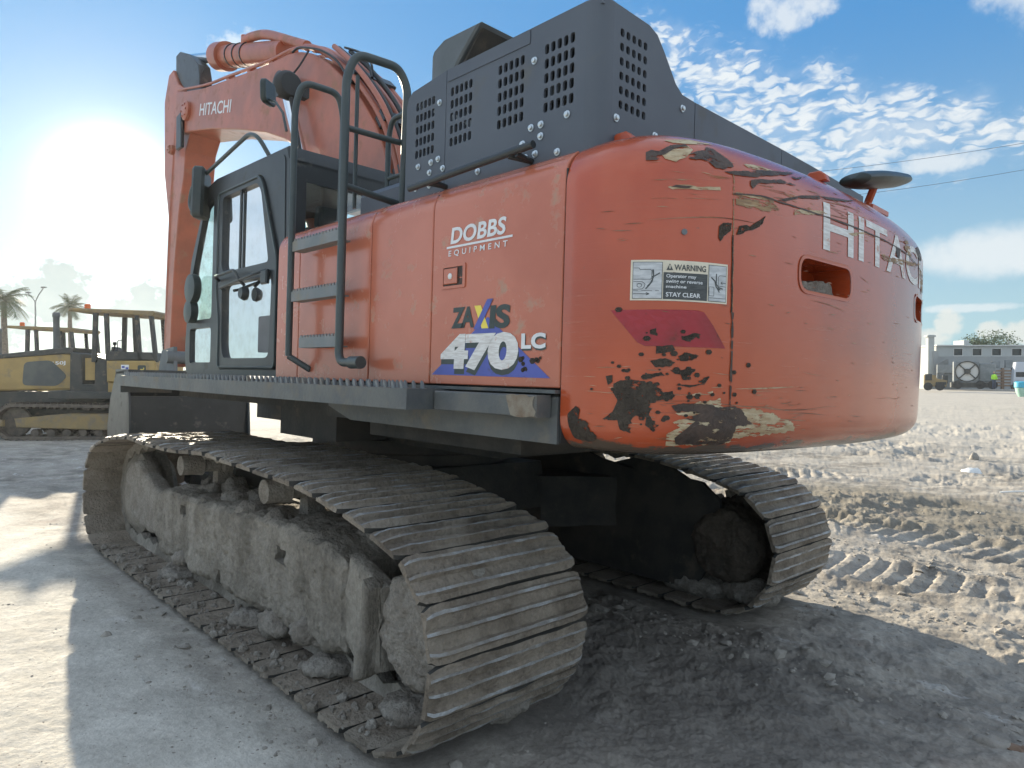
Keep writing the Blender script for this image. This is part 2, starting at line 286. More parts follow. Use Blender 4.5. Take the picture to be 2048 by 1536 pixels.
# ------------------------------------------------------------------ mesh helpers
class MB:
    def __init__(s): s.bm = bmesh.new(); s.mi = 0
    def _f(s, vs):
        try: f = s.bm.faces.new(vs); f.material_index = s.mi; return f
        except ValueError: return None
    def box(s, a, b, bev=0.):
        x0, y0, z0 = [min(p, q) for p, q in zip(a, b)]; x1, y1, z1 = [max(p, q) for p, q in zip(a, b)]
        if bev: return s.prism([(x0, z0), (x1, z0), (x1, z1), (x0, z1)], y0, y1, 'y', bev)
        v = [s.bm.verts.new(p) for p in [(x0, y0, z0), (x1, y0, z0), (x1, y1, z0), (x0, y1, z0), (x0, y0, z1), (x1, y0, z1), (x1, y1, z1), (x0, y1, z1)]]
        for f in [(0, 3, 2, 1), (4, 5, 6, 7), (0, 1, 5, 4), (1, 2, 6, 5), (2, 3, 7, 6), (3, 0, 4, 7)]: s._f([v[i] for i in f])
        return s
    def prism(s, poly, a, b, ax='y', bev=0., round_=0.):
        if round_: poly = fillet2(poly, round_)
        def P(p, t):
            return {'y': (p[0], t, p[1]), 'x': (t, p[0], p[1]), 'z': (p[0], p[1], t)}[ax]
        if bev:
            c = (sum(p[0] for p in poly) / len(poly), sum(p[1] for p in poly) / len(poly))
            ins = inset2(poly, bev)
            lay = [(ins, a), (poly, a + bev), (poly, b - bev), (ins, b)]
        else: lay = [(poly, a), (poly, b)]
        rings = [[s.bm.verts.new(P(p, t)) for p in pl] for pl, t in lay]
        n = len(poly)
        for r0, r1 in zip(rings, rings[1:]):
            for i in range(n): s._f([r0[i], r0[(i + 1) % n], r1[(i + 1) % n], r1[i]])
        s._f(rings[0][::-1]); s._f(rings[-1]); return s
    def tube(s, pts, r, seg=10, cap=True, r1=None):
        pts = [V(p) for p in pts]; n = len(pts); rings = []
        prev = None
        for i, p in enumerate(pts):
            t = (pts[min(i + 1, n - 1)] - pts[max(i - 1, 0)]).normalized()
            if prev is None: a = t.orthogonal().normalized()
            else: a = (prev - t * prev.dot(t)).normalized()
            prev = a; b = t.cross(a)
            rr = r if r1 is None else r + (r1 - r) * i / (n - 1)
            rings.append([s.bm.verts.new(p + (a * math.cos(2 * PI * k / seg) + b * math.sin(2 * PI * k / seg)) * rr) for k in range(seg)])
        for q0, q1 in zip(rings, rings[1:]):
            for k in range(seg): s._f([q0[k], q0[(k + 1) % seg], q1[(k + 1) % seg], q1[k]])
        if cap: s._f(rings[0][::-1]); s._f(rings[-1])
        return s
    def lathe(s, prof, c, axis='y', seg=28, first=None):
        "prof: (radius, offset) pairs along the axis"
        c = V(c); rings = []
        for r, t in prof:
            ring = []
            for k in range(seg):
                a = 2 * PI * k / seg; x, y = r * math.cos(a), r * math.sin(a)
                ring.append(s.bm.verts.new(c + V({'y': (x, t, y), 'x': (t, x, y), 'z': (x, y, t)}[axis])))
            rings.append(ring)
        for q0, q1 in zip(rings, rings[1:]):
            for k in range(seg): s._f([q0[k], q0[(k + 1) % seg], q1[(k + 1) % seg], q1[k]])
        s._f(rings[0][::-1]); s._f(rings[-1]); return s
    def quad(s, *p): s._f([s.bm.verts.new(q) for q in p]); return s
    def merge(s, verts, faces):
        vs = [s.bm.verts.new(v) for v in verts]
        for f in faces: s._f([vs[i] for i in f])
        return s
    def plate(s, outer, holes, y0, y1, tr=lambda a, b, t: (a, t, b)):
        "flat plate with real holes; outer/holes are 2D loops, thickness y0..y1"
        loops = [outer] + holes; flat = [p for l in loops for p in l]
        tris = geometry.tessellate_polygon([[V((p[0], p[1], 0)) for p in l] for l in loops])
        A = [s.bm.verts.new(tr(p[0], p[1], y1)) for p in flat]; B = [s.bm.verts.new(tr(p[0], p[1], y0)) for p in flat]
        for t in tris: s._f([A[i] for i in t]); s._f([B[i] for i in t][::-1])
        k = 0
        for l in loops:
            n = len(l)
            for i in range(n): s._f([A[k + i], A[k + (i + 1) % n], B[k + (i + 1) % n], B[k + i]])
            k += n
        return s
    def subdiv(s, maxlen, it=6):
        for _ in range(it):
            e = [e for e in s.bm.edges if e.calc_length() > maxlen]
            if not e: break
            bmesh.ops.subdivide_edges(s.bm, edges=e, cuts=1, use_grid_fill=True)
            bmesh.ops.triangulate(s.bm, faces=[f for f in s.bm.faces if len(f.verts) > 4])
        return s
    def rough(s, amp, scale, seed=0., flt=None):
        s.bm.normal_update()
        off = []
        for v in s.bm.verts:
            p = v.co * scale + V((seed, seed * 2, -seed))
            n = noise.noise(p) + .5 * noise.noise(p * 2.3) + .25 * noise.noise(p * 5.1)
            off.append(n * amp * (flt(v.co) if flt else 1))
        for v, o in zip(s.bm.verts, off): v.co += v.normal * o
        return s
    def build(s, name, mat, parent=None, smooth=None, loc=None, fixn=True):
        if fixn: bmesh.ops.recalc_face_normals(s.bm, faces=s.bm.faces)
        me = bpy.data.meshes.new(name); s.bm.to_mesh(me); s.bm.free()
        for mm in (mat if isinstance(mat, (list, tuple)) else [mat]): me.materials.append(M[mm])
        if smooth is not None:
            me.shade_smooth(); me.set_sharp_from_angle(angle=math.radians(smooth))
        o = bpy.data.objects.new(name, me); sc.collection.objects.link(o)
        if parent: o.parent = parent
        if loc: o.location = loc
        return o
def fillet2(poly, r, seg=4):
    out = []; n = len(poly)
    for i in range(n):
        p0, p1, p2 = V(poly[i - 1]), V(poly[i]), V(poly[(i + 1) % n])
        a, b = (p0 - p1), (p2 - p1); rr = min(r, a.length * .45, b.length * .45)
        a = p1 + a.normalized() * rr; b = p1 + b.normalized() * rr
        for k in range(seg + 1):
            t = k / seg; out.append(tuple(a * (1 - t) ** 2 + p1 * 2 * t * (1 - t) + b * t * t))
    return out
def inset2(poly, d):
    n = len(poly); ar = sum(poly[i][0] * poly[(i + 1) % n][1] - poly[(i + 1) % n][0] * poly[i][1] for i in range(n)); sg = 1 if ar > 0 else -1
    out = []
    for i in range(n):
        p0, p1, p2 = V(poly[i - 1]), V(poly[i]), V(poly[(i + 1) % n])
        e0 = (p1 - p0).normalized(); e1 = (p2 - p1).normalized()
        nn = V((-e0.y, e0.x)) * sg + V((-e1.y, e1.x)) * sg
        if nn.length < 1e-6: out.append(tuple(p1)); continue
        nn.normalize(); c = max(.4, nn.dot(V((-e0.y, e0.x)) * sg)); out.append(tuple(p1 + nn * d / c))
    return out
def fillet3(pts, r, seg=5):
    pts = [V(p) for p in pts]; out = [pts[0]]
    for i in range(1, len(pts) - 1):
        p0, p1, p2 = pts[i - 1:i + 2]; a, b = p0 - p1, p2 - p1; rr = min(r, a.length * .45, b.length * .45)
        a = p1 + a.normalized() * rr; b = p1 + b.normalized() * rr
        for k in range(seg + 1):
            t = k / seg; out.append(a * (1 - t) ** 2 + p1 * 2 * t * (1 - t) + b * t * t)
    out.append(pts[-1]); return out
def empty(name, loc=(0, 0, 0), rz=0., parent=None):
    o = bpy.data.objects.new(name, None); sc.collection.objects.link(o); o.location = loc; o.rotation_euler = (0, 0, rz)
    if parent: o.parent = parent
    return o
def tag(o, label=None, cat=None, group=None, kind=None):
    if label: o['label'] = label
    if cat: o['category'] = cat
    if group: o['group'] = group
    if kind: o['kind'] = kind
    return o
def copy_tree(o, parent=None):
    c = o.copy(); sc.collection.objects.link(c); c.parent = parent
    for ch in list(o.children): copy_tree(ch, c)
    return c
def text2d(txt, w=None, h=None, bold=0., shear=0., space=1.):
    cu = bpy.data.curves.new('t', 'FONT'); cu.body = txt; cu.size = 1; cu.offset = bold; cu.shear = shear; cu.space_character = space; cu.resolution_u = 4
    o = bpy.data.objects.new('t', cu); sc.collection.objects.link(o); bpy.context.view_layer.update()
    me = bpy.data.meshes.new_from_object(o.evaluated_get(bpy.context.evaluated_depsgraph_get()))
    vs = [(v.co.x, v.co.y) for v in me.vertices]; fs = [tuple(p.vertices) for p in me.polygons]
    bpy.data.objects.remove(o); bpy.data.meshes.remove(me); bpy.data.curves.remove(cu)
    x0, x1 = min(v[0] for v in vs), max(v[0] for v in vs); y0, y1 = min(v[1] for v in vs), max(v[1] for v in vs)
    sx = (w / (x1 - x0)) if w else None; sy = (h / (y1 - y0)) if h else sx
    sx = sx or sy
    return [((x - x0) * sx, (y - y0) * sy) for x, y in vs], fs
def decal(vs, fs, fn, name, mat, parent, maxlen=None):
    mb = MB(); mb.merge([(x, y, 0) for x, y in vs], fs)
    if maxlen:
        bmesh.ops.triangulate(mb.bm, faces=mb.bm.faces); mb.subdiv(maxlen, 5)
    for v in mb.bm.verts: v.co = fn(v.co.x, v.co.y)
    return mb.build(name, mat, parent, fixn=False)
def poly2(pts): return [tuple(p) for p in pts], [tuple(t) for t in geometry.tessellate_polygon([[V((p[0], p[1], 0)) for p in pts]])]
def jag(pts, amp, step, seed=0):
    r = random.Random(seed); out = []
    n = len(pts)
    for i in range(n):
        a, b = V(pts[i]), V(pts[(i + 1) % n]); k = max(1, int((b - a).length / step)); t = (b - a).normalized(); nn = V((-t.y, t.x))
        for j in range(k):
            w = 0 if j == 0 else r.uniform(-1, 1) * amp
            p = a.lerp(b, j / k) + nn * w * .6 + V((1, .1)) * (w * .8); out.append((p.x, p.y))
    return out
def roundrect(cx, cy, w, h, r, seg=3):
    return fillet2([(cx - w / 2, cy - h / 2), (cx + w / 2, cy - h / 2), (cx + w / 2, cy + h / 2), (cx - w / 2, cy + h / 2)], r, seg)

# ------------------------------------------------------------------ the yard
_RT = {}
def vnoise(x, y, seed=0):
    if seed not in _RT: _RT[seed] = np.random.default_rng(seed).random((256, 256))
    r = _RT[seed]
    xi = np.floor(x).astype(int); yi = np.floor(y).astype(int); fx = x - xi; fy = y - yi
    fx = fx * fx * (3 - 2 * fx); fy = fy * fy * (3 - 2 * fy)
    a = r[xi & 255, yi & 255]; b = r[(xi + 1) & 255, yi & 255]; c = r[xi & 255, (yi + 1) & 255]; e = r[(xi + 1) & 255, (yi + 1) & 255]
    return (a * (1 - fx) + b * fx) * (1 - fy) + (c * (1 - fx) + e * fx) * fy - .5
def fbm(x, y, oct=5, seed=0, gain=.55):
    s = 0; a = 1.
    for i in range(oct): s = s + a * vnoise(x * 2.03 ** i + 17 * i, y * 2.03 ** i - 9 * i, seed + i); a *= gain
    return s
def sst(x, a, b):
    t = np.clip((x - a) / (b - a), 0, 1); return t * t * (3 - 2 * t)
def ground_h(x, y):
    r2 = x * x + y * y
    base = (-UPM.x * x - UPM.y * y) * -1.0
    base = .14 * np.tanh(base / .14) * np.exp(-r2 / 500.)
    near = np.exp(-((x + 2) ** 2 + (y) ** 2) / 900.)
    wx = x + .25 * fbm(x * .8, y * .8, 3, 50); wy = y + .25 * fbm(x * .8, y * .8, 3, 60)
    mud = sst(2.35 + .5 * fbm(x * .9, y * .9, 3, 70) - y + np.clip(-x - 6, 0, 3) * .3, 0, .8)
    mud = mud * (.35 + .65 * sst(x, 14, 8))
    h = .012 * fbm(x * 1.3, y * 1.3, 5, 1) * near + .006 * fbm(x * 9, y * 9, 4, 3) * near + .0025 * fbm(x * 45, y * 45, 2, 5) * np.exp(-((x - CW.x) ** 2 + (y - CW.y) ** 2) / 25.)
    rid = 1 - np.abs(fbm(wx * .9, wy * 1.5, 5, 11)) * 2.4
    soft = sst(fbm(x * .35, y * .35, 3, 90), -.25, .2) * (.30 + .70 * sst(-y, -.6, 1.6)) * (1 + .7 * sst(-y, 1.5, 4.))
    clod = np.clip(fbm(x * 7, y * 7, 4, 21), -.1, 1)
    h = h + mud * near * (.085 * fbm(x * .7, y * .8, 4, 10) + .05 * (rid - .6) * soft + .045 * clod * soft + .016 * fbm(x * 14, y * 14, 4, 31) + .006 * fbm(x * 55, y * 55, 2, 33) * np.exp(-((x - CW.x) ** 2 + (y - CW.y) ** 2) / 25.))
    # grouser prints left by tracked machines
    def strip(cx, cy, ang, w, L, pitch, dep, seed):
        c, s = math.cos(ang), math.sin(ang); u = (x - cx) * c + (y - cy) * s; v = -(x - cx) * s + (y - cy) * c
        v = v + .12 * np.sin(u * .7 + seed)
        m = sst(w / 2 + .05 - np.abs(v), 0, .1) * sst(L / 2 - np.abs(u), 0, .5) * sst(fbm(x * .9, y * .9, 3, seed), -.42, -.05)
        t = (u / pitch + .12 * fbm(x * 3, y * 3, 2, seed + 1)) % 1.0
        edge = np.exp(-((np.abs(v) - w / 2) / .09) ** 2) * sst(L / 2 - np.abs(u), 0, .5)
        return m * (dep * (sst(t, .25, .5) - sst(t, .78, 1.)) - dep * .9) + edge * .035 * (1 + fbm(x * 6, y * 6, 3, seed + 4))
    h = h + near * (strip(-3.5, -3.3, .12, .95, 9, .20, .032, 301) + strip(-1.5, -5.2, -.25, .95, 10, .20, .026, 311) + strip(-4.6, -.1, .9, .8, 3.2, .2, .022, 331)
                    + strip(3.5, -7.2, .5, .8, 9, .2, .04, 341) + strip(-5., 1.4, .05, .9, 3.6, .21, .018, 351))
    ax, ay = np.abs(x), np.abs(y)
    pad = sst(2.95 - ax, 0, .5) * sst(.75 - np.abs(ay - 1.45), 0, .22)
    h = h * (1 - pad) - .028 * pad
    return base + h
def build_ground():
    cx, cy = CW.x, CW.y; a0 = math.atan2(FW.y, FW.x)
    aa = np.concatenate([np.linspace(-.74, .74, 1150), np.linspace(.74, 2 * PI - .74, 60)[1:-1]]) + a0
    dv = np.concatenate([np.linspace(6000, 1150, 24), np.arange(1140, 3, -1.7), [2.2, 1.6, 1.1, .7]]); rr = np.concatenate([[.02], FOC * CW.z / dv])
    A, R = np.meshgrid(aa, rr); X = cx + R * np.cos(A); Y = cy + R * np.sin(A); Z = ground_h(X, Y)
    n, k = A.shape; co = np.stack([X, Y, Z], -1).reshape(-1, 3)
    i, j = np.meshgrid(np.arange(n - 1), np.arange(k), indexing='ij'); j2 = (j + 1) % k
    F = np.stack([i * k + j, i * k + j2, (i + 1) * k + j2, (i + 1) * k + j], -1).reshape(-1, 4)
    me = bpy.data.meshes.new('ground'); me.vertices.add(len(co)); me.vertices.foreach_set('co', co.ravel().astype('f'))
    me.loops.add(F.size); me.loops.foreach_set('vertex_index', F.ravel().astype('i'))
    me.polygons.add(len(F)); me.polygons.foreach_set('loop_start', np.arange(0, F.size, 4, dtype='i')); me.update(calc_edges=True); me.shade_smooth()
    o = bpy.data.objects.new('ground', me); sc.collection.objects.link(o); o['kind'] = 'structure'
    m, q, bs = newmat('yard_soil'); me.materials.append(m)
    co = q.n('ShaderNodeTexCoord').outputs['Object']; sp = q.n('ShaderNodeSeparateXYZ'); m.node_tree.links.new(co, sp.inputs[0]); x, y = sp.outputs[0], sp.outputs[1]
    f1 = q.step(q.noise(co, .55, 6, .6), .36, .62); f2 = q.step(q.noise(co, 3.2, 7, .62), .38, .66); f3 = q.noise(co, 28., 6, .7)
    mud = q.step(q.m('SUBTRACT', q.m('ADD', 2.2, q.m('MULTIPLY', q.noise(co, 1.2, 5), .8)), y), .1, .9)
    pale = q.mix(f2, (.50, .47, .415, 1), (.62, .585, .52, 1)); pale = q.mix(q.m('MULTIPLY', f1, .35), pale, (.36, .335, .30, 1))
    dark = q.mix(f2, (.17, .152, .13, 1), (.37, .335, .285, 1)); dark = q.mix(q.m('MULTIPLY', f1, .55), dark, (.42, .385, .34, 1))
    c = q.mix(mud, pale, dark)
    far = q.step(q.vm('LENGTH', co), 9., 22.); c = q.mix(q.m('MULTIPLY', far, .65), c, (.50, .46, .40, 1))
    white = q.m('MULTIPLY', q.step(q.noise(q.map(co, scale=(1, 2.2, 1), rot=(0, 0, .5)), 1.9, 7, .7), .60, .70), .55); c = q.mix(white, c, (.62, .60, .57, 1))
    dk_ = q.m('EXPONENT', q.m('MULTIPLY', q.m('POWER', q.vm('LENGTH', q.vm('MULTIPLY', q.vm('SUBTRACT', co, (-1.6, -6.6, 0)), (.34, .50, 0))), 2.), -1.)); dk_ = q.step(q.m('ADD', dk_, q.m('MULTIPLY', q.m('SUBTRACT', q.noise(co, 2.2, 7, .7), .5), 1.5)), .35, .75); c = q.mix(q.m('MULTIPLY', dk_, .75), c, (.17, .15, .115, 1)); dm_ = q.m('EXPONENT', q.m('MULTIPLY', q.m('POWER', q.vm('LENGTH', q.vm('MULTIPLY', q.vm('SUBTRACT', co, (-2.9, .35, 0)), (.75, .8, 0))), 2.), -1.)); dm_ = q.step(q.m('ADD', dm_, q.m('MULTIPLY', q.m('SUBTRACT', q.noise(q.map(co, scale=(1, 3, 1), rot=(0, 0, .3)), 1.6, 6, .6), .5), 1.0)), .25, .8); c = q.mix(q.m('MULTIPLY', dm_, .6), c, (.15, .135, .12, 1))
    spk = q.step(q.noise(co, 42., 2, .5), .70, .74); c = q.mix(q.m('MULTIPLY', spk, .7), c, (.13, .09, .075, 1))
    rb = q.m('MULTIPLY', q.step(q.noise(q.vm('ADD', co, (4, 4, 4)), 1.1, 5, .65), .60, .72), .35); c = q.mix(rb, c, (.27, .20, .165, 1))
    c = q.mix(1., c, q.vm('SCALE', (1, 1, 1), q.m('ADD', .42, q.m('MULTIPLY', q.m('ADD', f3, q.m('MULTIPLY', q.noise(co, 110., 4, .7), .35)), .86))), 'MULTIPLY')
    q.set(bs.inputs['Base Color'], c); bs.inputs['Roughness'].default_value = .92; bs.inputs['Specular IOR Level'].default_value = .2
    b = q.n('ShaderNodeBump'); b.inputs['Strength'].default_value = .9; b.inputs['Distance'].default_value = .02
    q.set(b.inputs['Height'], q.m('ADD', q.noise(co, 14., 9, .72), q.m('MULTIPLY', q.noise(co, 60., 5, .7), .25))); m.node_tree.links.new(b.outputs[0], bs.inputs['Normal'])
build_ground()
def gz(x, y): return float(ground_h(np.array([float(x)]), np.array([float(y)]))[0])

# ------------------------------------------------------------------ the excavator
EX = empty('excavator'); EX.matrix_world = T
tag(EX, 'large scraped orange tracked excavator with dark grey engine hood, seen from its rear left corner', 'excavator')
GA = 1.445; SW = .93; TR = .486; TL = 2.315                 # half gauge, shoe width, tumbler radius and half base
# --- track path (outer face of the shoes), in x,z
def track_path():
    P = []
    for a in np.linspace(-90, 0, 14)[:-1]: P.append((TL + TR * math.cos(math.radians(a)), TR + TR * math.sin(math.radians(a))))
    for a in np.linspace(0, 76, 10): P.append((TL + TR * math.cos(math.radians(a)), TR + TR * math.sin(math.radians(a))))
    P += [(1.9, 1.065), (1.4, 1.115), (.9, 1.105), (.3, 1.10), (-.25, 1.145), (-.7, 1.13), (-1.2, 1.12), (-1.7, 1.095), (-2.05, 1.04)]
    for a in np.linspace(104, 180, 10): P.append((-TL + TR * math.cos(math.radians(a)), TR + TR * math.sin(math.radians(a))))
    for a in np.linspace(180, 270, 14)[1:]: P.append((-TL + TR * math.cos(math.radians(a)), TR + TR * math.sin(math.radians(a))))
    Q = []
    n = len(P)
    for i in range(n):
        a, b = V(P[i]), V(P[(i + 1) % n]); k = max(1, int((b - a).length / .02))
        for j in range(k): Q.append(a.lerp(b, j / k))
    L = [0.]
    for i in range(len(Q)): L.append(L[-1] + (Q[(i + 1) % len(Q)] - Q[i]).length)
    return Q, L
TQ, TLn = track_path(); PER = TLn[-1]
def path_at(s):
    s %= PER; i = int(np.searchsorted(TLn, s, 'right')) - 1; i = min(i, len(TQ) - 1)
    a, b = TQ[i], TQ[(i + 1) % len(TQ)]; t = (s - TLn[i]) / max(1e-6, (b - a).length); return a.lerp(b, t)
NS = 50; PIT = PER / NS
def shoe_mesh(seed):
    r = random.Random(seed); mb = MB(); p = PIT; hw = SW / 2
    # cross-section along travel: (x, z, crest?) three grousers over a thin plate
    def sec(h, xs=1.):
        pts = [(-.475, -.006), (-.385, -.003), (-.36, .018), (-.305, .019), (-.27, -.002), (-.09, -.004), (-.055, .024), (.0, .024), (.035, -.004), (.25, -.003), (.285, .022), (.345, .024), (.38, .002), (.47, -.004)]
        return [(x * p * xs, -.012 + (z if z < .01 else z * h)) for x, z in pts] + [(.478 * p * xs, -.034), (-.484 * p * xs, -.034)]
    ys = [-hw, -hw + .03, -hw + .09] + list(np.linspace(-hw + .14, hw - .14, 17)) + [hw - .09, hw - .03, hw]
    hs = [.15, .6, 1] + [1] * 17 + [1, .6, .15]; xs = [.82, .94, .995] + [.965] * 17 + [.965, .92, .82]
    rings = []
    for y, h, x in zip(ys, hs, xs):
        rings.append([mb.bm.verts.new((px + r.uniform(-.0015, .0015), y + r.uniform(-.004, .004), (pz + r.uniform(-.0035, .0015)) if pz > .004 else pz + (max(0, noise.noise(V((px * 14, y * 5, seed * 3.1))) + .1) * .022 if pz > -.02 else 0))) for px, pz in sec(h, x)])
    n = len(rings[0])
    for q0, q1 in zip(rings, rings[1:]):
        for i in range(n):
            mb.mi = 1 if i in (2, 6, 10) else (2 if i in (13, 15) else 0)  # front and back edge faces painted dark as shade in the gaps
            mb._f([q0[i], q1[i], q1[(i + 1) % n], q0[(i + 1) % n]])
    mb.mi = 0; mb._f(rings[0]); mb._f(rings[-1][::-1])
    # mud packed between the grousers
    for _ in range(0):
        cx = r.choice((-.31, .02, .33)) * p; cy = r.uniform(-.36, .3); w = r.uniform(.05, .16)
        pts = [(cx + r.uniform(.6, 1) * .032 * math.cos(a), cy + w * math.sin(a) * r.uniform(.7, 1)) for a in np.linspace(0, 2 * PI, 9)[:-1]]
        mb.prism(pts, -.02, r.uniform(-.006, .004), 'z')
    o = mb.build('track_shoe', ['shoe_steel', 'worn_crest', 'underside'], None, 25); me = o.data; bpy.data.objects.remove(o); return me
SHOES = [shoe_mesh(i) for i in range(6)]
def frame_rough(name, mb, mat, parent, amp=.02, sc_=6, seed=1, ml=.06):
    bmesh.ops.triangulate(mb.bm, faces=mb.bm.faces); mb.subdiv(ml, 6); mb.rough(amp, sc_, seed); return mb.build(name, mat, parent, 60)
def make_track(side):
    t = empty('crawler_track', parent=EX); t['label'] = 'mud-caked near track' if side > 0 else 'far track, its rear end standing in the sun'
    yc = side * GA
    for k in range(NS):
        s = (k + .5) * PIT; a = path_at(s - PIT / 2); b = path_at(s + PIT / 2); c = (a + b) / 2; dx, dz = (b - a).normalized()
        o = bpy.data.objects.new('track_shoe', random.choice(SHOES)); sc.collection.objects.link(o); o.parent = t
        # travel tangent (dx,dz); outward normal is (dz,-dx) for a counter-clockwise path
        X = V((dx, 0, dz)); N = V((dz, 0, -dx)); Y = N.cross(X)
        mt = Matrix((X, Y, N)).transposed().to_4x4(); mt.translation = V((c.x, yc, c.y))
        o.matrix_local = mt
    ch = MB(); n = 200; rings = []
    for k in range(n):
        s = k / n * PER; a = path_at(s - .05); b = path_at(s + .05); c = path_at(s); e = (b - a).normalized(); nn = V((-e.y, e.x))
        dpt = .11 + .022 * math.sin(k * PI * NS * 2 / n); ring = []
        for (yy, dd) in ((-.14, .032), (.14, .032), (.12, dpt), (.045, dpt), (.04, .06), (-.04, .06), (-.045, dpt), (-.12, dpt)):
            pt = c + nn * dd; ring.append(ch.bm.verts.new((pt.x, yc + yy, pt.y)))
        rings.append(ring)
    for k in range(n):
        for i in range(8): ch._f([rings[k][i], rings[k][(i + 1) % 8], rings[(k + 1) % n][(i + 1) % 8], rings[(k + 1) % n][i]])
    ch.rough(.012, 9, 2); ch.build('track_chain', 'dried_mud', t, 50)
    yo = side * 1.68; yi = side * 1.22
    # roller frame: a caked box beam with a sloping roof
    fr = MB(); fr.prism([(-1.72, .20), (-1.55, .17), (1.25, .17), (1.42, .26), (1.42, .60), (1.2, .68), (.2, .70), (-.9, .76), (-1.5, .74), (-1.72, .66)], min(yi, yo), max(yi, yo), 'y', .03)
    bmesh.ops.triangulate(fr.bm, faces=fr.bm.faces); fr.subdiv(.024, 9)
    def fl(c): return 1.0 if c.z > .2 else 1.8
    fr.rough(.026, 5, 3 + side, fl); fr.rough(.009, 24, 5); fr.rough(.004, 60, 8); fo = fr.build('track_frame', 'dried_mud', t, 60)
    if side > 0:
        cuts = MB()
        for (u, v, w, h) in ((563, 1112, .16, .11), (364, 1022, .07, .10), (437, 1155, .05, .13)):
            p = at(u, v, 1, 1.68); cuts.prism(jag([(p.x - w / 2, p.z - h / 2), (p.x + w / 2, p.z - h * .3), (p.x + w * .4, p.z + h / 2), (p.x - w * .45, p.z + h * .4)], .012, .04, int(u)), 1.5, 1.9, 'y')
        co_ = cuts.build('cut', 'underside', EX); cut_with(fo, co_)
    # roof of the beam, mud piles and drips below
    r = random.Random(5 + int(side))
    for k in range(26):
        x = r.uniform(-1.65, 1.3); yy = side * r.uniform(1.25, 1.66); z = .2 - r.uniform(0, .08) if k < 15 else .72
        lump = MB(); rad = r.uniform(.05, .11); prof = [(rad * math.sin(a), -rad * .9 * math.cos(a)) for a in np.linspace(.15, PI - .15, 7)]
        lump.lathe(prof, (0, 0, 0), 'z', 14); lump.bm.transform(Matrix.Diagonal((r.uniform(.9, 1.9), r.uniform(.8, 1.2), r.uniform(.5, 1.), 1))); lump.bm.transform(Matrix.Translation((x, yy, z))); lump.subdiv(.03, 2); lump.rough(.045, 11, 6); lump.build('mud_lump', 'caked_mud', t, 70)
    for (x, yy, z, rx, rz_) in ((-2.0, 1.30, .10, .30, .10), (-2.2, 1.55, .06, .18, .06), (-1.5, 1.60, .06, .14, .06), (-2.45, 1.3, .14, .22, .10), (-.5, 1.60, .05, .16, .05), (.9, 1.60, .05, .2, .05)):
        lump = MB(); lump.lathe([(math.sin(a), -math.cos(a)) for a in np.linspace(.08, PI - .08, 12)], (0, 0, 0), 'z', 22); lump.bm.transform(Matrix.Diagonal((rx, .17, rz_, 1))); lump.bm.transform(Matrix.Translation((x, side * yy, z)))
        lump.subdiv(.025, 2); lump.rough(.022, 12, x); lump.rough(.012, 34, x); lump.build('mud_lump', 'caked_mud', t, 70)
    tp = [(1.9, .98), (-.2, 1.04), (-.9, 1.06), (-1.09, 1.0), (-1.25, .975), (-1.46, .945), (-1.56, 1.02), (-1.62, 1.09), (-1.73, 1.03), (-1.78, .905), (-1.98, .925), (-2.1, .91), (-2.25, .80), (-2.3, .5)] if side < 0 else [(1.9, .72), (-1.6, .74), (-1.95, .6)]
    ig = MB(); ig.prism([(-2.05, .08), (1.9, .08), (2.1, .4)] + tp, side * 1.16, side * 1.20, 'y'); frame_rough('dark_infill', ig, 'underside', t, .006, 6, 4, .1)  # dark sheet added to stop light showing through the track
    lump = MB(); ico = bmesh.new(); bmesh.ops.create_icosphere(ico, subdivisions=1, radius=1.); iv = [v.co.copy() for v in ico.verts]; ifc = [tuple(v.index for v in f.verts) for f in ico.faces]; ico.free()
    for k in range(420):
        x = r.uniform(-2.25, 2.2); yy = side * (1.91 - abs(r.gauss(.05, .16))); s_ = min(.035, .006 * r.paretovariate(1.7)); q_ = Quaternion((r.random(), r.random(), r.random(), r.random())).normalized()
        lump.merge([V((x, yy, .035 + s_ * .2)) + (q_ @ V((v.x, v.y * r.uniform(.6, 1.1), v.z))) * s_ for v in iv], ifc)
    o_ = lump.build('mud_crumbs', 'caked_mud', t); o_['kind'] = 'stuff'
    # yoke and idler at the front
    yk = MB(); yk.prism([(1.35, .28), (1.7, .22), (2.12, .30), (2.36, .44), (2.38, .66), (2.2, .80), (1.98, .82), (1.8, .72), (1.35, .62)], side * 1.50, side * 1.64, 'y', .02)
    frame_rough('idler_yoke', yk, 'caked_mud', t, .014, 7, 4)
    idl = MB(); idl.lathe([(.05, -.2), (.30, -.16), (.34, -.12), (.385, -.10), (.385, -.04), (.34, -.03), (.34, .03), (.385, .04), (.385, .10), (.34, .12), (.30, .16), (.05, .2)], (TL, yc, TR), 'y', 40)
    idl.build('idler', 'dried_mud', t, 50)
    # sprocket at the rear with teeth, and the caked final drive
    sp = MB(); tooth = []
    for k in range(21):
        a = 2 * PI * k / 21
        for da, rr in ((-.09, .315), (-.05, .385), (.05, .385), (.09, .315)): tooth.append((-TL + rr * math.cos(a + da), TR + rr * math.sin(a + da)))
    sp.prism(tooth, yc - .045, yc + .045, 'y', .008); sp.build('sprocket', 'dried_mud', t, 35)
    dr_ = MB(); dr_.lathe([(.34, -.22), (.34, .02), (.29, .06), (.28, .20), (.262, .26), (.23, .285), (.12, .30), (.02, .305)], (-TL, side * 1.40, TR - .01), 'y', 44)
    dr_.subdiv(.02, 6); dr_.rough(.026, 8, 9); dr_.rough(.010, 38, 3); dr_.build('final_drive', 'caked_mud' if side > 0 else 'shaded_mud', t, 75)
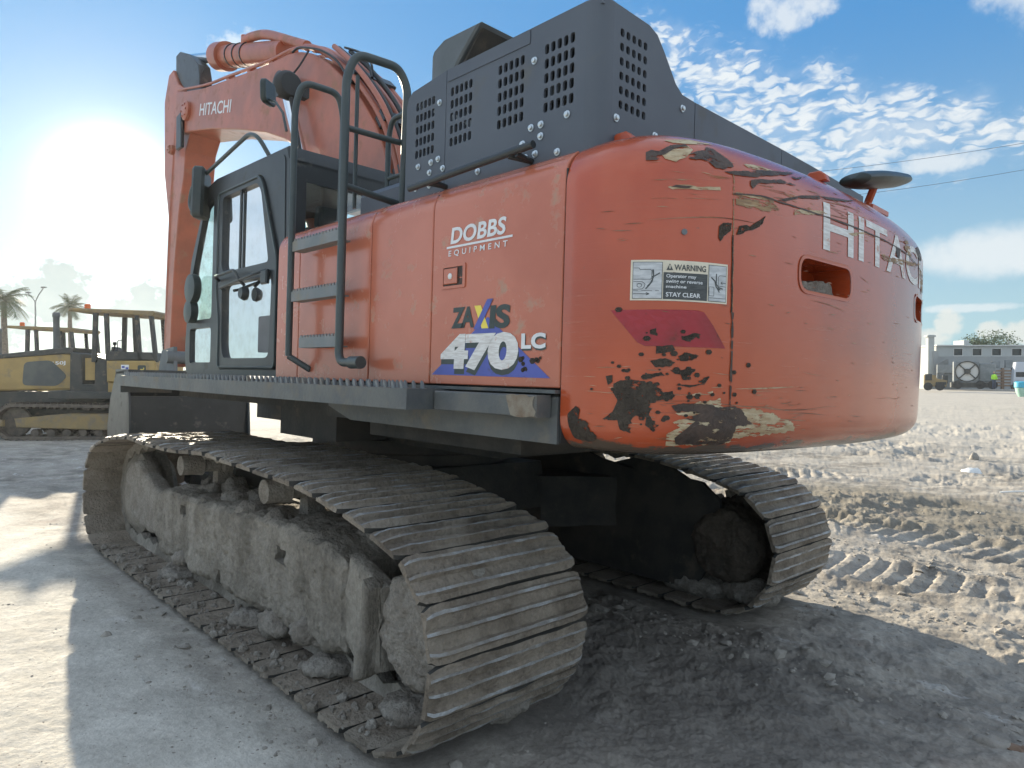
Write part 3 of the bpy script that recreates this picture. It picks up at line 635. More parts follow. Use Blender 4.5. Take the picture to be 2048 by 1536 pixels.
    gd = MB(); gd.prism([(-1.72, .72), (-2.06, .62), (-2.02, .40), (-2.06, .20), (-1.92, .14), (-1.70, .24)], side * 1.56, side * 1.66, 'y', .015)
    gd.prism([(-1.98, .66), (-2.04, .62), (-2.0, .18), (-1.93, .14)], side * 1.62, side * 1.74, 'y', .012)
    frame_rough('drive_guard', gd, 'dried_mud', t, .014, 7, 8)
    for x in (-1.5, -1.05, -.6, -.15, .3, .75, 1.2):
        mb = MB(); mb.lathe([(.05, -.30), (.09, -.24), (.09, -.2), (.115, -.17), (.115, -.06), (.085, -.05), (.085, .05), (.115, .06), (.115, .17), (.09, .2), (.09, .24), (.05, .30)], (x, yc, .215), 'y', 20); mb.bm.transform(Matrix.Translation((0, yc, 0)) @ Matrix.Diagonal((1, .75, 1, 1)) @ Matrix.Translation((0, -yc, 0)))
        mb.rough(.01, 8, x); mb.build('bottom_roller', 'dried_mud', t, 50)
    for x in (-.75, .75):
        mb = MB(); mb.lathe([(.03, -.16), (.075, -.15), (.085, -.08), (.06, -.06), (.06, .06), (.085, .08), (.075, .15), (.075, .24), (.02, .25)], (x, yc, .915), 'y', 20)
        mb.prism([(x - .07, .70), (x + .07, .70), (x + .04, .90), (x - .04, .90)], yc - .03 * side, yc - .15 * side, 'y'); mb.build('carrier_roller', 'caked_mud', t, 40)
    return t
def cut_with(obj, cutter):
    md = obj.modifiers.new('b', 'BOOLEAN'); md.operation = 'DIFFERENCE'; md.solver = 'EXACT'; md.object = cutter
    bpy.context.view_layer.update()
    me = bpy.data.meshes.new_from_object(obj.evaluated_get(bpy.context.evaluated_depsgraph_get()))
    obj.modifiers.clear(); old = obj.data; me.name = old.name; obj.data = me
    bpy.data.meshes.remove(old); bpy.data.objects.remove(cutter)
make_track(1); make_track(-1)
# --- centre of the undercarriage
cb = MB()
cb.prism([(-.75, .42), (.75, .42), (.95, .62), (.85, .98), (-.85, .98), (-.95, .62)], -.72, .72, 'y', .03)
for sx in (-1, 1):
    for sy in (-1, 1):
        pts = [(sx * .35, sy * .6), (sx * .95, sy * .6), (sx * 1.35, sy * 1.25), (sx * .75, sy * 1.25)]
        cb.prism(pts, .45, .86, 'z')
frame_rough('carbody', cb, 'underside', EX, .012, 4, 2, .12)
sr = MB(); sr.lathe([(.78, .9), (.80, .98), (.80, 1.06), (.86, 1.08), (.86, 1.17), (.80, 1.19), (.80, 1.34)], (0, 0, 0), 'z', 48); sr.build('swing_ring', 'underside', EX, 40)
# --- upper structure: deck frame, belly
dk = MB()
dk.box((-3.02, -1.46, 1.405), (-1.1, 1.49, 1.60)); dk.box((-1.1, -1.42, 1.42), (2.0, 1.30, 1.60))
dk.box((-1.75, -.62, 1.16), (-.2, .62, 1.405)); dk.box((-.9, .9, 1.22), (-.1, 1.28, 1.42)); dk.box((-2.6, .75, 1.30), (-1.3, 1.28, 1.405))
dk.box((-1.9, -1.3, 1.25), (-.6, -.75, 1.405)); dk.box((.2, -.5, 1.2), (2.1, .5, 1.42))
dk.build('deck_frame', 'underside', EX)
sk = MB(); sk.prism([(-3.03, 1.395), (-1.45, 1.40), (-1.2, 1.47), (-1.2, 1.585), (-3.03, 1.585)], 1.492, 1.506, 'y'); sk.box((-3.035, 1.34, 1.598), (-.45, 1.53, 1.612))
sk.build('side_skirt', 'deck_steel', EX)
# catwalk: folded lip, toothed tread, box step behind it
cwk = empty('catwalk', parent=EX)
mb = MB(); mb.prism([(1.30, 1.585), (1.30, 1.597), (1.745, 1.597), (1.745, 1.502), (1.733, 1.502), (1.733, 1.585)], -2.32, 2.22, 'x'); mb.box((-2.33, 1.5, 1.502), (-2.32, 1.745, 1.597)); mb.box((2.215, 1.3, 1.44), (2.225, 1.745, 1.597))
for x in (-1.6, -.4, .8, 1.9): mb.prism([(1.3, 1.47), (1.3, 1.584), (1.72, 1.584), (1.72, 1.52)], x, x + .012, 'x')
mb.mi = 1; x = -2.25; k = 0
for row, yy in ((0, 1.727), (1, 1.61)):
    x = -2.28
    while x < 2.18:
        mb.prism([(x, 1.595), (x + .022, 1.597), (x + .030, 1.622), (x + .022, 1.634), (x + .012, 1.618)], yy - .004, yy + .004, 'y')
        mb.prism([(x + .03, 1.595), (x + .052, 1.597), (x + .05, 1.618), (x + .04, 1.63), (x + .032, 1.618)], yy - .022, yy - .014, 'y'); x += .068
mb.build('walkway', ['deck_steel', 'serrated_steel'], cwk)
mb = MB(); mb.box((-3.0, 1.508, 1.500), (-2.34, 1.60, 1.590), .006); mb.build('rear_step', 'deck_steel', cwk, 30)
mb = MB(); mb.merge(*[[(p[0], 1.6035, p[1]) for p in jag([(-2.83, 1.586), (-2.995, 1.586), (-2.995, 1.505), (-2.86, 1.505)], .012, .02, 4)], [tuple(range(len(jag([(-2.83, 1.586), (-2.995, 1.586), (-2.995, 1.505), (-2.86, 1.505)], .012, .02, 4))))]]); mb.build('worn_patch', 'rusty_paint', cwk)

# --- orange side doors
PY = 1.50
def door(x0, x1, name, mat, label=None, zt=2.60):
    sec = [(PY, 1.62), (PY, 2.46)]
    for k in range(1, 8):
        a = k / 7 * PI / 2; sec.append((PY - .13 + .13 * math.cos(a), 2.46 + (zt - 2.46) * math.sin(a)))
    sec += [(1.28, zt), (1.28, zt - .02), (PY - .135, zt - .02), (PY - .02, 2.44), (PY - .02, 1.62)]
    mb = MB(); mb.prism(sec, x0, x1, 'x'); 
    o = mb.build(name, mat, EX, 25)
    bv = o.modifiers.new('bev', 'BEVEL'); bv.width = .005; bv.segments = 2; bv.limit_method = 'ANGLE'; bv.angle_limit = math.radians(50)
    if label: o['label'] = label
    return o
xs = [-3.032, -2.170, at(740, 600, 1, PY).x, at(597, 640, 1, PY).x, -.47]
names = ['rear_door', 'middle_door', 'front_door', 'front_door']
doors = [door(xs[0] + .0, xs[1] - .003, 'side_door', 'veiled_orange', 'rear side door with the dealer lettering'), door(xs[1] + .003, xs[2] - .004, 'side_door', 'veiled_orange', 'plain middle side door'),
         door(xs[2] + .004, xs[3] - .003, 'side_door', 'veiled_orange', 'side door behind the ladder'), door(xs[3] + .003, xs[4], 'side_door', 'veiled_orange', 'narrow front side panel')]
mb = MB(); mb.box((-3.0, .95, 1.60), (-.5, 1.47, 2.55)); mb.box((-1.9, -1.4, 1.6), (-.5, .9, 2.1)); mb.build('engine_bay_wall', 'underside', EX)
# seam on the rear door and its latch
D0 = doors[0]
lt = MB(); lt.plate(roundrect(-2.335, 2.13, .185, .115, .01), [roundrect(-2.337, 2.13, .145, .088, .006)], PY + .0005, PY + .006); lt.build('latch_frame', 'veiled_orange', D0)
lt = MB(); lt.box((-2.409, PY + .0008, 2.087), (-2.263, PY + .002, 2.173)); lt.build('latch_pocket', 'bare_primer', D0)
lt = MB(); lt.box((-2.372, PY + .0022, 2.094), (-2.272, PY + .010, 2.168), .003); lt.build('latch_paddle', 'veiled_orange', D0)
lt = MB(); lt.lathe([(.014, 0), (.014, .004), (.008, .007)], (-2.325, PY + .010, 2.13), 'y', 16); lt.build('latch_button', 'plastic_white', D0, 40)
def side(a0, b0, slope=0., off=.0025): return lambda a, b: V((a0 - a, PY + off, b0 + b + slope * a))
vs, fs = text2d('DOBBS', .385, .078, .028, .12, 1.02); decal(vs, fs, side(-2.31, 2.283), 'dealer_lettering', 'white_decal', D0)
vs, fs = poly2([(0, 0), (.455, 0), (.455, .010), (0, .010)]); decal(vs, fs, side(-2.282, 2.264), 'dealer_rule', 'white_decal', D0)
vs, fs = text2d('EQUIPMENT', .41, .032, .012, .04, 1.75); decal(vs, fs, side(-2.297, 2.222), 'dealer_small_lettering', 'white_decal', D0)
# blue triangle and model lettering
vs, fs = poly2([(0, 0), (.79, -.006), (.40, .262)]); decal(vs, fs, side(-2.19, 1.665, 0, .0016), 'blue_triangle', 'blue_decal', D0)
za, fz = text2d('ZA', .165, .098, .045, .05, .88); decal(za, fz, side(-2.333, 1.883), 'model_name_lettering', 'dark_decal', D0)
za, fz = text2d('IS', .135, .105, .045, .05, .95); decal(za, fz, side(-2.600, 1.872), 'model_name_lettering', 'dark_decal', D0)
vs, fs = poly2([(.0, .105), (.045, .105), (.10, .0), (.055, .0)]); decal(vs, fs, side(-2.497, 1.876, 0, .0026), 'yellow_stroke', 'yellow_decal', D0)
vs, fs = poly2([(-.005, -.004), (.035, -.004), (.125, .128), (.085, .128)]); decal(vs, fs, side(-2.500, 1.878, 0, .0034), 'blue_stroke', 'blue_decal', D0)
n4, f4 = text2d('470', .535, .168, .052, .03, .92)
decal(n4, f4, side(-2.262, 1.664, 0, .0022), 'number_shadow', 'dark_decal', D0); decal(n4, f4, side(-2.258, 1.688, 0, .0032), 'model_number', 'worn_white', D0)
nl, fl_ = text2d('LC', .142, .066, .045, 0, 1.05)
decal(nl, fl_, side(-2.812, 1.772, 0, .0022), 'number_shadow', 'dark_decal', D0); decal(nl, fl_, side(-2.809, 1.780, 0, .0032), 'model_suffix', 'white_decal', D0)
# dirt splashed on the lower corner of the triangle
for k in range(9):
    r = random.Random(k); cx, cz = r.uniform(.60, .74), r.uniform(.02, .08); w = r.uniform(.008, .02)
    vs, fs = poly2(jag([(cx + w * math.cos(a), cz + w * .8 * math.sin(a)) for a in np.linspace(0, 2 * PI, 7)[:-1]], .004, .01, k)); decal(vs, fs, side(-2.19, 1.665, 0, .0028), 'mud_splash', 'splashed_mud', D0)

# --- counterweight
half = [(-3.04, 1.50), (-3.10, 1.50), (-3.20, 1.497), (-3.29, 1.475), (-3.37, 1.435), (-3.44, 1.375), (-3.50, 1.29), (-3.55, 1.18), (-3.588, 1.04), (-3.615, .88), (-3.637, .70), (-3.655, .50), (-3.668, .25), (-3.672, 0.)]
prof = half + [(x, -y) for x, y in half[-2::-1]]
def resample(P, step):
    # Catmull-Rom then even steps
    Q = []
    for i in range(len(P) - 1):
        p0, p1, p2, p3 = [V(P[max(0, min(len(P) - 1, k))]) for k in (i - 1, i, i + 1, i + 2)]
        for j in range(12):
            t = j / 12; Q.append(.5 * ((2 * p1) + (p2 - p0) * t + (2 * p0 - 5 * p1 + 4 * p2 - p3) * t * t + (3 * p1 - p0 - 3 * p2 + p3) * t ** 3))
    Q.append(V(P[-1])); L = [0]
    for a, b in zip(Q, Q[1:]): L.append(L[-1] + (b - a).length)
    n = int(L[-1] / step); out = []
    for k in range(n + 1):
        s = L[-1] * k / n; i = min(int(np.searchsorted(L, s, 'right')) - 1, len(Q) - 2); out.append(Q[i].lerp(Q[i + 1], (s - L[i]) / max(1e-9, L[i + 1] - L[i])))
    return out, L[-1]
OUT, SLEN = resample(prof, .02); NO = len(OUT) - 1
def out_at(s):
    s = max(0, min(SLEN, s)); k = s / SLEN * NO; i = min(int(k), NO - 1); p = OUT[i].lerp(OUT[i + 1], k - i)
    a = OUT[max(0, i - 2)]; b = OUT[min(NO, i + 3)]; t = (b - a).normalized(); return p, V((t.y, -t.x)) if False else V((-t.y, t.x)) * -1
ZB, ZT = 1.375, 2.625; RB, RT = .13, .20
def inset_z(z):
    if z < ZB + RB: k = (ZB + RB - z) / RB; return RB * (1 - math.sqrt(max(0, 1 - k * k)))
    if z > ZT - RT: k = (z - ZT + RT) / RT; return RT * (1 - math.sqrt(max(0, 1 - k * k)))
    return 0.
def bulge(z): return .012 * (1 - ((z - 2.0) / .62) ** 2)
def cwp(s, z, off=0.):
    p, n = out_at(s)
    w = min(1, s / .06, (SLEN - s) / .06)
    q = p - n * (inset_z(z) - bulge(z) * w - off)
    return V((q.x, q.y, z))
pc, nc = out_at(SLEN / 2)
FL = 1. if nc.x < 0 else -1.
_oa = out_at
def out_at(s):
    p, n = _oa(s); return p, n * FL
zs = [ZB + RB * (1 - math.cos(a)) for a in np.linspace(0, PI / 2, 8)] + list(np.linspace(ZB + RB, ZT - RT, 30))[1:-1] + [ZT - RT + RT * math.sin(a) for a in np.linspace(0, PI / 2, 10)]
mb = MB(); rings = []
for z in zs: rings.append([mb.bm.verts.new(cwp(SLEN * k / NO, min(z, ZT - 1e-4))) for k in range(NO + 1)])
front = -3.04
for q0, q1 in zip(rings, rings[1:]):
    for k in range(NO): mb._f([q0[k], q0[k + 1], q1[k + 1], q1[k]])
def cap(ring, z):
    lo = [mb.bm.verts.new((front, v.co.y, v.co.z)) for v in ring[1:-1]]
    lo = [ring[0]] + lo + [ring[-1]]
    for k in range(NO): mb._f([ring[k], ring[k + 1], lo[k + 1], lo[k]] if k not in (0, NO - 1) else ([ring[0], ring[1], lo[1]] if k == 0 else [ring[NO - 1], ring[NO], lo[NO - 1]]))
    return lo
t0 = cap(rings[0], ZB); t1 = cap(rings[-1], ZT)
loop = [r[0] for r in rings] + t1[1:] + [r[-1] for r in rings[-2::-1]] + t0[-2:0:-1]
mb._f(loop)
CWT = mb.build('counterweight', 'counterweight_paint', EX, 40); CWT['label'] = 'scraped orange counterweight'
bmt = bmesh.new(); bmt.from_mesh(CWT.data); BV = BVHTree.FromBMesh(bmt); bmt.free()
def cwhit(u, v):
    h = BV.ray_cast(CM, ray(u, v).normalized())
    return h[0]
def s_of(p):
    k = min(range(NO + 1), key=lambda i: (OUT[i] - V((p.x, p.y))).length_squared); 
    e = (OUT[min(NO, k + 1)] - OUT[max(0, k - 1)]).normalized(); return SLEN * k / NO + (V((p.x, p.y)) - OUT[k]).dot(e)
def sz(u, v):
    h = cwhit(u, v)
    return (s_of(h), h.z) if h else None
def cw_decal(poly, name, mat, parent=None, off=.0022, ml=.05):
    "poly in (s,z) on the counterweight"
    vs, fs = poly2(poly); return decal(vs, fs, lambda a, b: cwp(a, b, off), name, mat, parent or CWT, ml)
def px_decal(pts, name, mat, off=.0022, jg=0., step=.03, seed=1):
    q = [sz(u, v) for u, v in pts]
    q = [p for p in q if p]
    if len(q) < 3: return
    if jg: q = jag(jag(q, jg, step, seed), jg * .4, .007, seed + 50)
    return cw_decal(q, name, mat, None, off)
if os.environ.get('DBG'):
    for n_, p_ in dict(H0=(1645, 402), H1=(1648, 500), Hr=(1705, 418), I=(1722, 430), T=(1770, 450), A=(1800, 480), end=(1845, 500), Hb=(1705, 510), seam=(1465, 600), slot0=(1598, 525), slot1=(1703, 590), slot2=(1840, 590), w0=(1262, 522), w1=(1262, 602), w2=(1455, 528), w3=(1455, 608), mud=(1560, 405), mud2=(1850, 545)).items():
        print(n_, p_, sz(*p_), cwhit(*p_))
# lifting pockets
def sunk(u0, v0, u1, v1, s=None):
    if s is None:
        a, b = sz(u0, (v0 + v1) / 2), sz(u1, (v0 + v1) / 2); s0, s1 = a[0], b[0]; c = sz((u0 + u1) / 2, v0)[1], sz((u0 + u1) / 2, v1)[1]
        return (s0 + s1) / 2, sum(c) / 2, s1 - s0, c[0] - c[1]
pk = sunk(1600, 526, 1701, 588); print('pocket', pk)
q2 = sz(1838, 612); print('q2', q2, SLEN - pk[0]); pockets = [pk, (q2[0] + pk[2] * .18, pk[1], pk[2], pk[3])]
for ps, pz, pw, ph in pockets:
    p, n = out_at(ps); t = V((-n.y, n.x)); loop = roundrect(0, pz, pw, ph, .07, 6); c = MB()
    A = [c.bm.verts.new((p.x + t.x * a + n.x * .1, p.y + t.y * a + n.y * .1, b)) for a, b in loop]; B = [c.bm.verts.new((p.x + t.x * a - n.x * .16, p.y + t.y * a - n.y * .16, b)) for a, b in loop]
    k = len(A); c._f(A); c._f(B[::-1])
    for i in range(k): c._f([A[i], B[i], B[(i + 1) % k], A[(i + 1) % k]])
    cut_with(CWT, c.build('cut', 'counterweight_paint', EX))
    c = MB(); pm = p - n * .10
    c.prism([(-pw * .43, -ph * .47), (pw * .43, -ph * .47), (pw * .36, -ph * .05), (pw * .12, ph * .02), (-pw * .1, -ph * .12), (-pw * .3, -ph * .2), (-pw * .43, -ph * .3)], -.05, .05, 'y')
    c.subdiv(.02, 5); c.rough(.012, 30, 4)
    mt = Matrix((V((t.x, t.y, 0)), V((n.x, n.y, 0)), V((0, 0, 1)))).transposed().to_4x4(); mt.translation = V((pm.x, pm.y, pz)); c.bm.transform(mt); c.build('mud_lump', 'caked_mud', CWT, 60)
    c = MB(); lp = roundrect(0, pz, pw + .03, ph + .03, .085, 6); li = roundrect(0, pz, pw, ph, .07, 6)
    pts = [(p, n)]
    tris = geometry.tessellate_polygon([[V((a, b, 0)) for a, b in lp], [V((a, b, 0)) for a, b in li]]); allp = lp + li
    c.merge([cwp(ps + a, b, .004) for a, b in allp], [tuple(x) for x in tris]); c.build('pocket_rim', 'orange_paint', CWT, 40)
# maker's lettering wraps round the body
if 1:
    a = sz(1645, 402); b = sz(1648, 500); zt, zb = a[1], b[1]
    s0 = a[0]; wd = (sz(1705, 418)[0] - s0)                                 # width of the H
    vs, fs = text2d('HITACHI', wd * 6.0, zt - zb, .012, 0, .98)
    decal(vs, fs, lambda p, q: cwp(s0 + p, zb + q, .0024), 'maker_lettering', 'worn_white', CWT, .05)
# warning label
def label_fn(s0, z0, off=.002): return lambda a, b: cwp(s0 + a, z0 + b, off)
wa, wb, wc, wd_ = sz(1262, 522), sz(1262, 602), sz(1455, 528), sz(1455, 608)
ls, lz, lw, lh = wa[0], (wb[1] + wd_[1]) / 2, wc[0] - wa[0], ((wa[1] - wb[1]) + (wc[1] - wd_[1])) / 2
print('label', ls, lz, lw, lh)
def rect(x0, y0, x1, y1): return [(x0 * lw, y0 * lh), (x1 * lw, y0 * lh), (x1 * lw, y1 * lh), (x0 * lw, y1 * lh)]
def lab(poly, mat, off, name='label_panel', par=None):
    vs, fs = poly2(poly); return decal(vs, fs, label_fn(ls, lz, off), name, mat, par or LAB, .05)
LAB = None
LAB = lab(rect(0, 0, 1, 1), 'cream_decal', .0020, 'warning_label', CWT)
for r_ in ((.02, .04, .30, .95), (.77, .04, .985, .95)):
    lab(rect(*r_), 'label_black', .0026); x0, y0, x1, y1 = r_; lab(rect(x0 + .006, y0 + .014, x1 - .006, y1 - .014), 'label_silver', .0031)
lab(rect(.31, .04, .76, .70), 'label_black', .0026)
def ltxt(t, x, y, w, h, mat, bold=.02, off=.0034):
    vs, fs = text2d(t, w * lw, h * lh, bold); decal(vs, fs, label_fn(ls + x * lw, lz + y * lh, off), 'label_text', mat, LAB, .05)
ltxt('WARNING', .41, .755, .33, .15, 'label_black', .02)
lab([(.335 * lw, .755 * lh), (.40 * lw, .755 * lh), (.3675 * lw, .92 * lh)], 'label_black', .0034, 'warning_triangle'); lab([(.362 * lw, .79 * lh), (.373 * lw, .79 * lh), (.373 * lw, .87 * lh), (.362 * lw, .87 * lh)], 'cream_decal', .004, 'warning_triangle')
ltxt('Operator may', .335, .545, .30, .11, 'white_decal', .015); ltxt('swing or reverse', .335, .415, .37, .11, 'white_decal', .015); ltxt('machine', .335, .315, .20, .075, 'white_decal', .015); ltxt('STAY CLEAR', .335, .10, .35, .11, 'white_decal', .02)
def lstroke(pts, w, mat='label_black', off=.0036):
    for (x0, y0), (x1, y1) in zip(pts, pts[1:]):
        a, b = V((x0 * lw, y0 * lh)), V((x1 * lw, y1 * lh)); t = (b - a).normalized(); n = V((-t.y, t.x)) * w * lh / 2
        lab([tuple(a + n), tuple(a - n), tuple(b - n), tuple(b + n)], mat, off, 'pictogram_stroke')
lstroke([(.03, .80), (.08, .80), (.09, .76), (.19, .76), (.20, .72), (.20, .55), (.19, .52), (.03, .52)], .014); lstroke([(.03, .47), (.11, .46), (.14, .40), (.13, .32), (.11, .28), (.03, .27)], .014)
lstroke([(.085, .37 + .05), (.105, .40), (.105, .34), (.085, .32), (.065, .34), (.065, .40), (.085, .42)], .014)
lstroke([(.20, .58), (.225, .60), (.275, .68)], .03); lstroke([(.21, .76), (.215, .60), (.20, .45), (.16, .34)], .035); lstroke([(.205, .50), (.18, .38), (.145, .28)], .03); lstroke([(.03, .16), (.17, .16)], .018); lstroke([(.15, .19), (.18, .16), (.15, .13)], .018); lstroke([(.03, .24), (.27, .24)], .012)
lstroke([(.80, .64), (.845, .55), (.86, .40), (.91, .34)], .032); lstroke([(.86, .74), (.86, .48), (.89, .40), (.94, .37)], .032); lstroke([(.86, .42), (.90, .28)], .028); lstroke([(.975, .52), (.92, .52)], .016); lstroke([(.935, .555), (.915, .52), (.935, .485)], .016)
lstroke([(.975, .70), (.90, .70), (.885, .66), (.885, .44), (.975, .43)], .013); lstroke([(.78, .40), (.835, .40), (.835, .18), (.78, .18), (.78, .40)], .012); lstroke([(.78, .13), (.975, .13)], .012)
# red reflector patch
px_decal([(1222, 621), (1395, 621), (1408, 625), (1425, 650), (1450, 697), (1290, 692), (1275, 685)], 'red_patch', 'red_reflector', .0018)
# centre seams of the body
def seam(pts, w, mat, off=.002, seed=0, name='body_seam'):
    q = [sz(u, v) for u, v in pts]; q = [p for p in q if p]; L_, R_ = [], []
    r = random.Random(seed); Q = []
    for a, b in zip(q, q[1:]):
        k = max(1, int((V(b) - V(a)).length / .03))
        for j in range(k): Q.append(V(a).lerp(V(b), j / k))
    Q.append(V(q[-1]))
    for i, p in enumerate(Q):
        t = (Q[min(i + 1, len(Q) - 1)] - Q[max(i - 1, 0)]).normalized(); n = V((-t.y, t.x)); ww = w * r.uniform(.6, 1.4)
        L_.append(p + n * ww / 2); R_.append(p - n * w * r.uniform(.4, 1.1) / 2)
    mb = MB()
    A = [mb.bm.verts.new(cwp(p.x, p.y, off)) for p in L_]; B = [mb.bm.verts.new(cwp(p.x, p.y, off)) for p in R_]
    for i in range(len(A) - 1): mb._f([A[i], A[i + 1], B[i + 1], B[i]])
    return mb.build(name, mat, CWT, None, None, False)
seam([(1466, 345), (1466, 450), (1464, 620)], .006, 'brown_scuff', .002, 1); seam([(1464, 625), (1462, 710), (1459, 800), (1456, 850), (1442, 884)], .012, 'bare_primer', .003, 2)
seam([(1465, 470), (1463, 560), (1462, 625)], .009, 'splashed_mud', .0026, 9)
seam([(1466, 388), (1520, 392), (1560, 405), (1620, 424), (1700, 452), (1770, 482), (1815, 510), (1842, 545)], .007, 'bare_primer', .0034, 3, 'crease_line')
# torn paint along the upper edge and round the lower corner
CH = [
 ([(1292, 305), (1302, 300), (1318, 303), (1340, 291), (1370, 289), (1375, 293), (1348, 297), (1325, 312), (1312, 321), (1292, 321)], 'bare_primer', .0032, .004),
 ([(1318, 303), (1375, 292), (1385, 300), (1375, 312), (1352, 324), (1330, 318)], 'filler_cream', .0022, .006),
 ([(1378, 308), (1392, 303), (1410, 302), (1408, 292), (1425, 298), (1445, 312), (1466, 334), (1447, 339), (1430, 336), (1415, 322), (1378, 317)], 'bare_primer', .0034, .006),
 ([(1326, 281), (1380, 280), (1430, 286), (1425, 290), (1380, 289), (1345, 286)], 'filler_cream', .0022, .004),
 ([(1448, 343), (1470, 342), (1550, 342), (1590, 347), (1556, 351), (1500, 354), (1470, 351)], 'bare_primer', .0032, .004),
 ([(1485, 328), (1510, 331), (1545, 342), (1520, 341), (1495, 335)], 'filler_cream', .0022, .004),
 ([(1500, 361), (1515, 359), (1560, 360), (1592, 371), (1560, 367), (1515, 367), (1505, 378), (1500, 370)], 'bare_primer', .0032, .004),
 ([(1335, 374), (1350, 369), (1380, 370), (1395, 374), (1440, 374), (1441, 381), (1396, 380), (1380, 378), (1345, 379)], 'filler_cream', .0022, .002),
 ([(1342, 374), (1352, 370), (1385, 373), (1375, 377)], 'bare_primer', .0032, .002),
 ([(1470, 384), (1545, 396), (1548, 408), (1560, 420), (1530, 424), (1500, 418), (1472, 410)], 'brown_scuff', .0022, .005),
 ([(1474, 388), (1500, 392), (1540, 400), (1500, 396)], 'filler_cream', .0032, .003),
 ([(1474, 406), (1500, 412), (1545, 414), (1500, 410)], 'filler_cream', .0032, .003),
 ([(1555, 400), (1600, 391), (1640, 392), (1690, 400), (1710, 401), (1690, 404), (1640, 398), (1600, 397), (1570, 403)], 'bare_primer', .0032, .002),
 ([(1588, 419), (1640, 421), (1655, 428), (1620, 429), (1588, 430)], 'filler_cream', .0026, .004),
 ([(1438, 452), (1445, 446), (1462, 446), (1460, 462), (1440, 483), (1436, 475)], 'splashed_mud', .003, .005),
 ([(1472, 470), (1478, 452), (1492, 450), (1498, 454), (1516, 442), (1530, 432), (1524, 448), (1505, 460), (1488, 464)], 'splashed_mud', .003, .005),
 ([(1594, 341), (1620, 352), (1640, 371), (1622, 360)], 'brown_scuff', .0026, .002),
 ([(1580, 352), (1592, 356), (1612, 353), (1590, 360)], 'bare_primer', .003, .003),
 ([(1695, 467), (1725, 464), (1728, 468), (1705, 473)], 'filler_cream', .003, .002),
 # lower corner
 ([(1332, 868), (1360, 855), (1345, 845), (1368, 838), (1350, 826), (1390, 822), (1372, 812), (1420, 800), (1440, 796), (1440, 812), (1520, 818), (1545, 826), (1560, 838), (1585, 846), (1588, 862), (1530, 868), (1465, 876), (1455, 886), (1330, 892)], 'filler_cream', .0022, .012),
 ([(1342, 812), (1380, 806), (1400, 808), (1440, 814), (1478, 816), (1490, 832), (1504, 848), (1470, 854), (1460, 880), (1440, 889), (1350, 889), (1348, 876), (1366, 862), (1390, 842), (1370, 838), (1400, 826), (1350, 822)], 'bare_primer', .0034, .008),
 ([(1370, 790), (1425, 782), (1425, 787), (1380, 795)], 'filler_cream', .0022, .004),
 # splashed mud on the left flank
 ([(1228, 766), (1250, 760), (1275, 768), (1300, 762), (1318, 776), (1345, 782), (1350, 792), (1322, 800), (1300, 806), (1300, 822), (1318, 850), (1306, 864), (1290, 850), (1292, 835), (1270, 832), (1262, 866), (1240, 860), (1235, 840), (1205, 838), (1225, 824), (1235, 800), (1226, 785)], 'splashed_mud', .003, .014),
 ([(1212, 752), (1225, 750), (1225, 764), (1216, 770)], 'splashed_mud', .003, .006),
 ([(1136, 828), (1152, 812), (1160, 822), (1158, 838), (1178, 848), (1192, 870), (1180, 884), (1150, 876), (1140, 856)], 'splashed_mud', .003, .012),
 ([(1312, 692), (1345, 690), (1350, 700), (1330, 706), (1312, 708)], 'splashed_mud', .003, .008),
 ([(1356, 712), (1378, 706), (1398, 712), (1385, 720), (1360, 722)], 'splashed_mud', .003, .008),
 ([(1300, 722), (1330, 716), (1350, 724), (1342, 732), (1310, 734)], 'splashed_mud', .003, .009),
 ([(1290, 748), (1322, 744), (1330, 752), (1300, 757)], 'splashed_mud', .003, .009),
 ([(1340, 740), (1390, 738), (1380, 752), (1350, 748)], 'splashed_mud', .003, .009),
 ([(1350, 770), (1410, 768), (1380, 775)], 'splashed_mud', .003, .004),
 ([(1300, 660), (1312, 656), (1314, 672), (1300, 668)], 'splashed_mud', .003, .008), ([(1362, 672), (1388, 666), (1402, 670), (1380, 684), (1364, 680)], 'splashed_mud', .003, .008),
 ([(1806, 472), (1814, 482), (1822, 512), (1818, 514), (1808, 496)], 'brown_scuff', .003, .006), ([(1826, 476), (1834, 492), (1842, 520), (1838, 522), (1828, 500)], 'bare_primer', .003, .006),
 ([(1755, 506), (1780, 516), (1812, 521), (1840, 529), (1832, 533), (1800, 529), (1770, 522)], 'brown_scuff', .0034, .007), ([(1836, 540), (1845, 550), (1846, 590), (1842, 590)], 'brown_scuff', .003, .006), ([(1790, 492), (1800, 500), (1797, 520), (1792, 510)], 'bare_primer', .003, .005),
 ([(1462, 778), (1530, 775), (1600, 773), (1530, 778)], 'filler_cream', .0024, .001),
]
for i, (pts, mt_, off, jg) in enumerate(CH): px_decal(pts, 'paint_chip' if mt_ != 'splashed_mud' else 'mud_splash', mt_, off, jg, .022, i)
splash = []
for i in range(80):
    r = random.Random(100 + i); u, v = r.gauss(1330, 70), r.gauss(770, 50)
    q = sz(u, v)
    if q: w = r.uniform(.003, .011); splash.append(jag([(q[0] + w * 1.4 * math.cos(a), q[1] + w * math.sin(a)) for a in np.linspace(0, 2 * PI, 7)[:-1]], .002, .01, i))
def many(polys, name, mat, off):
    mb = MB()
    for pl in polys:
        vs, fs = poly2(pl); mb.merge([cwp(a, b, off) for a, b in vs], fs)
    return mb.build(name, mat, CWT, fixn=False)
many(splash, 'mud_specks', 'splashed_mud', .0028)['kind'] = 'stuff'
scr = []; r = random.Random(77)
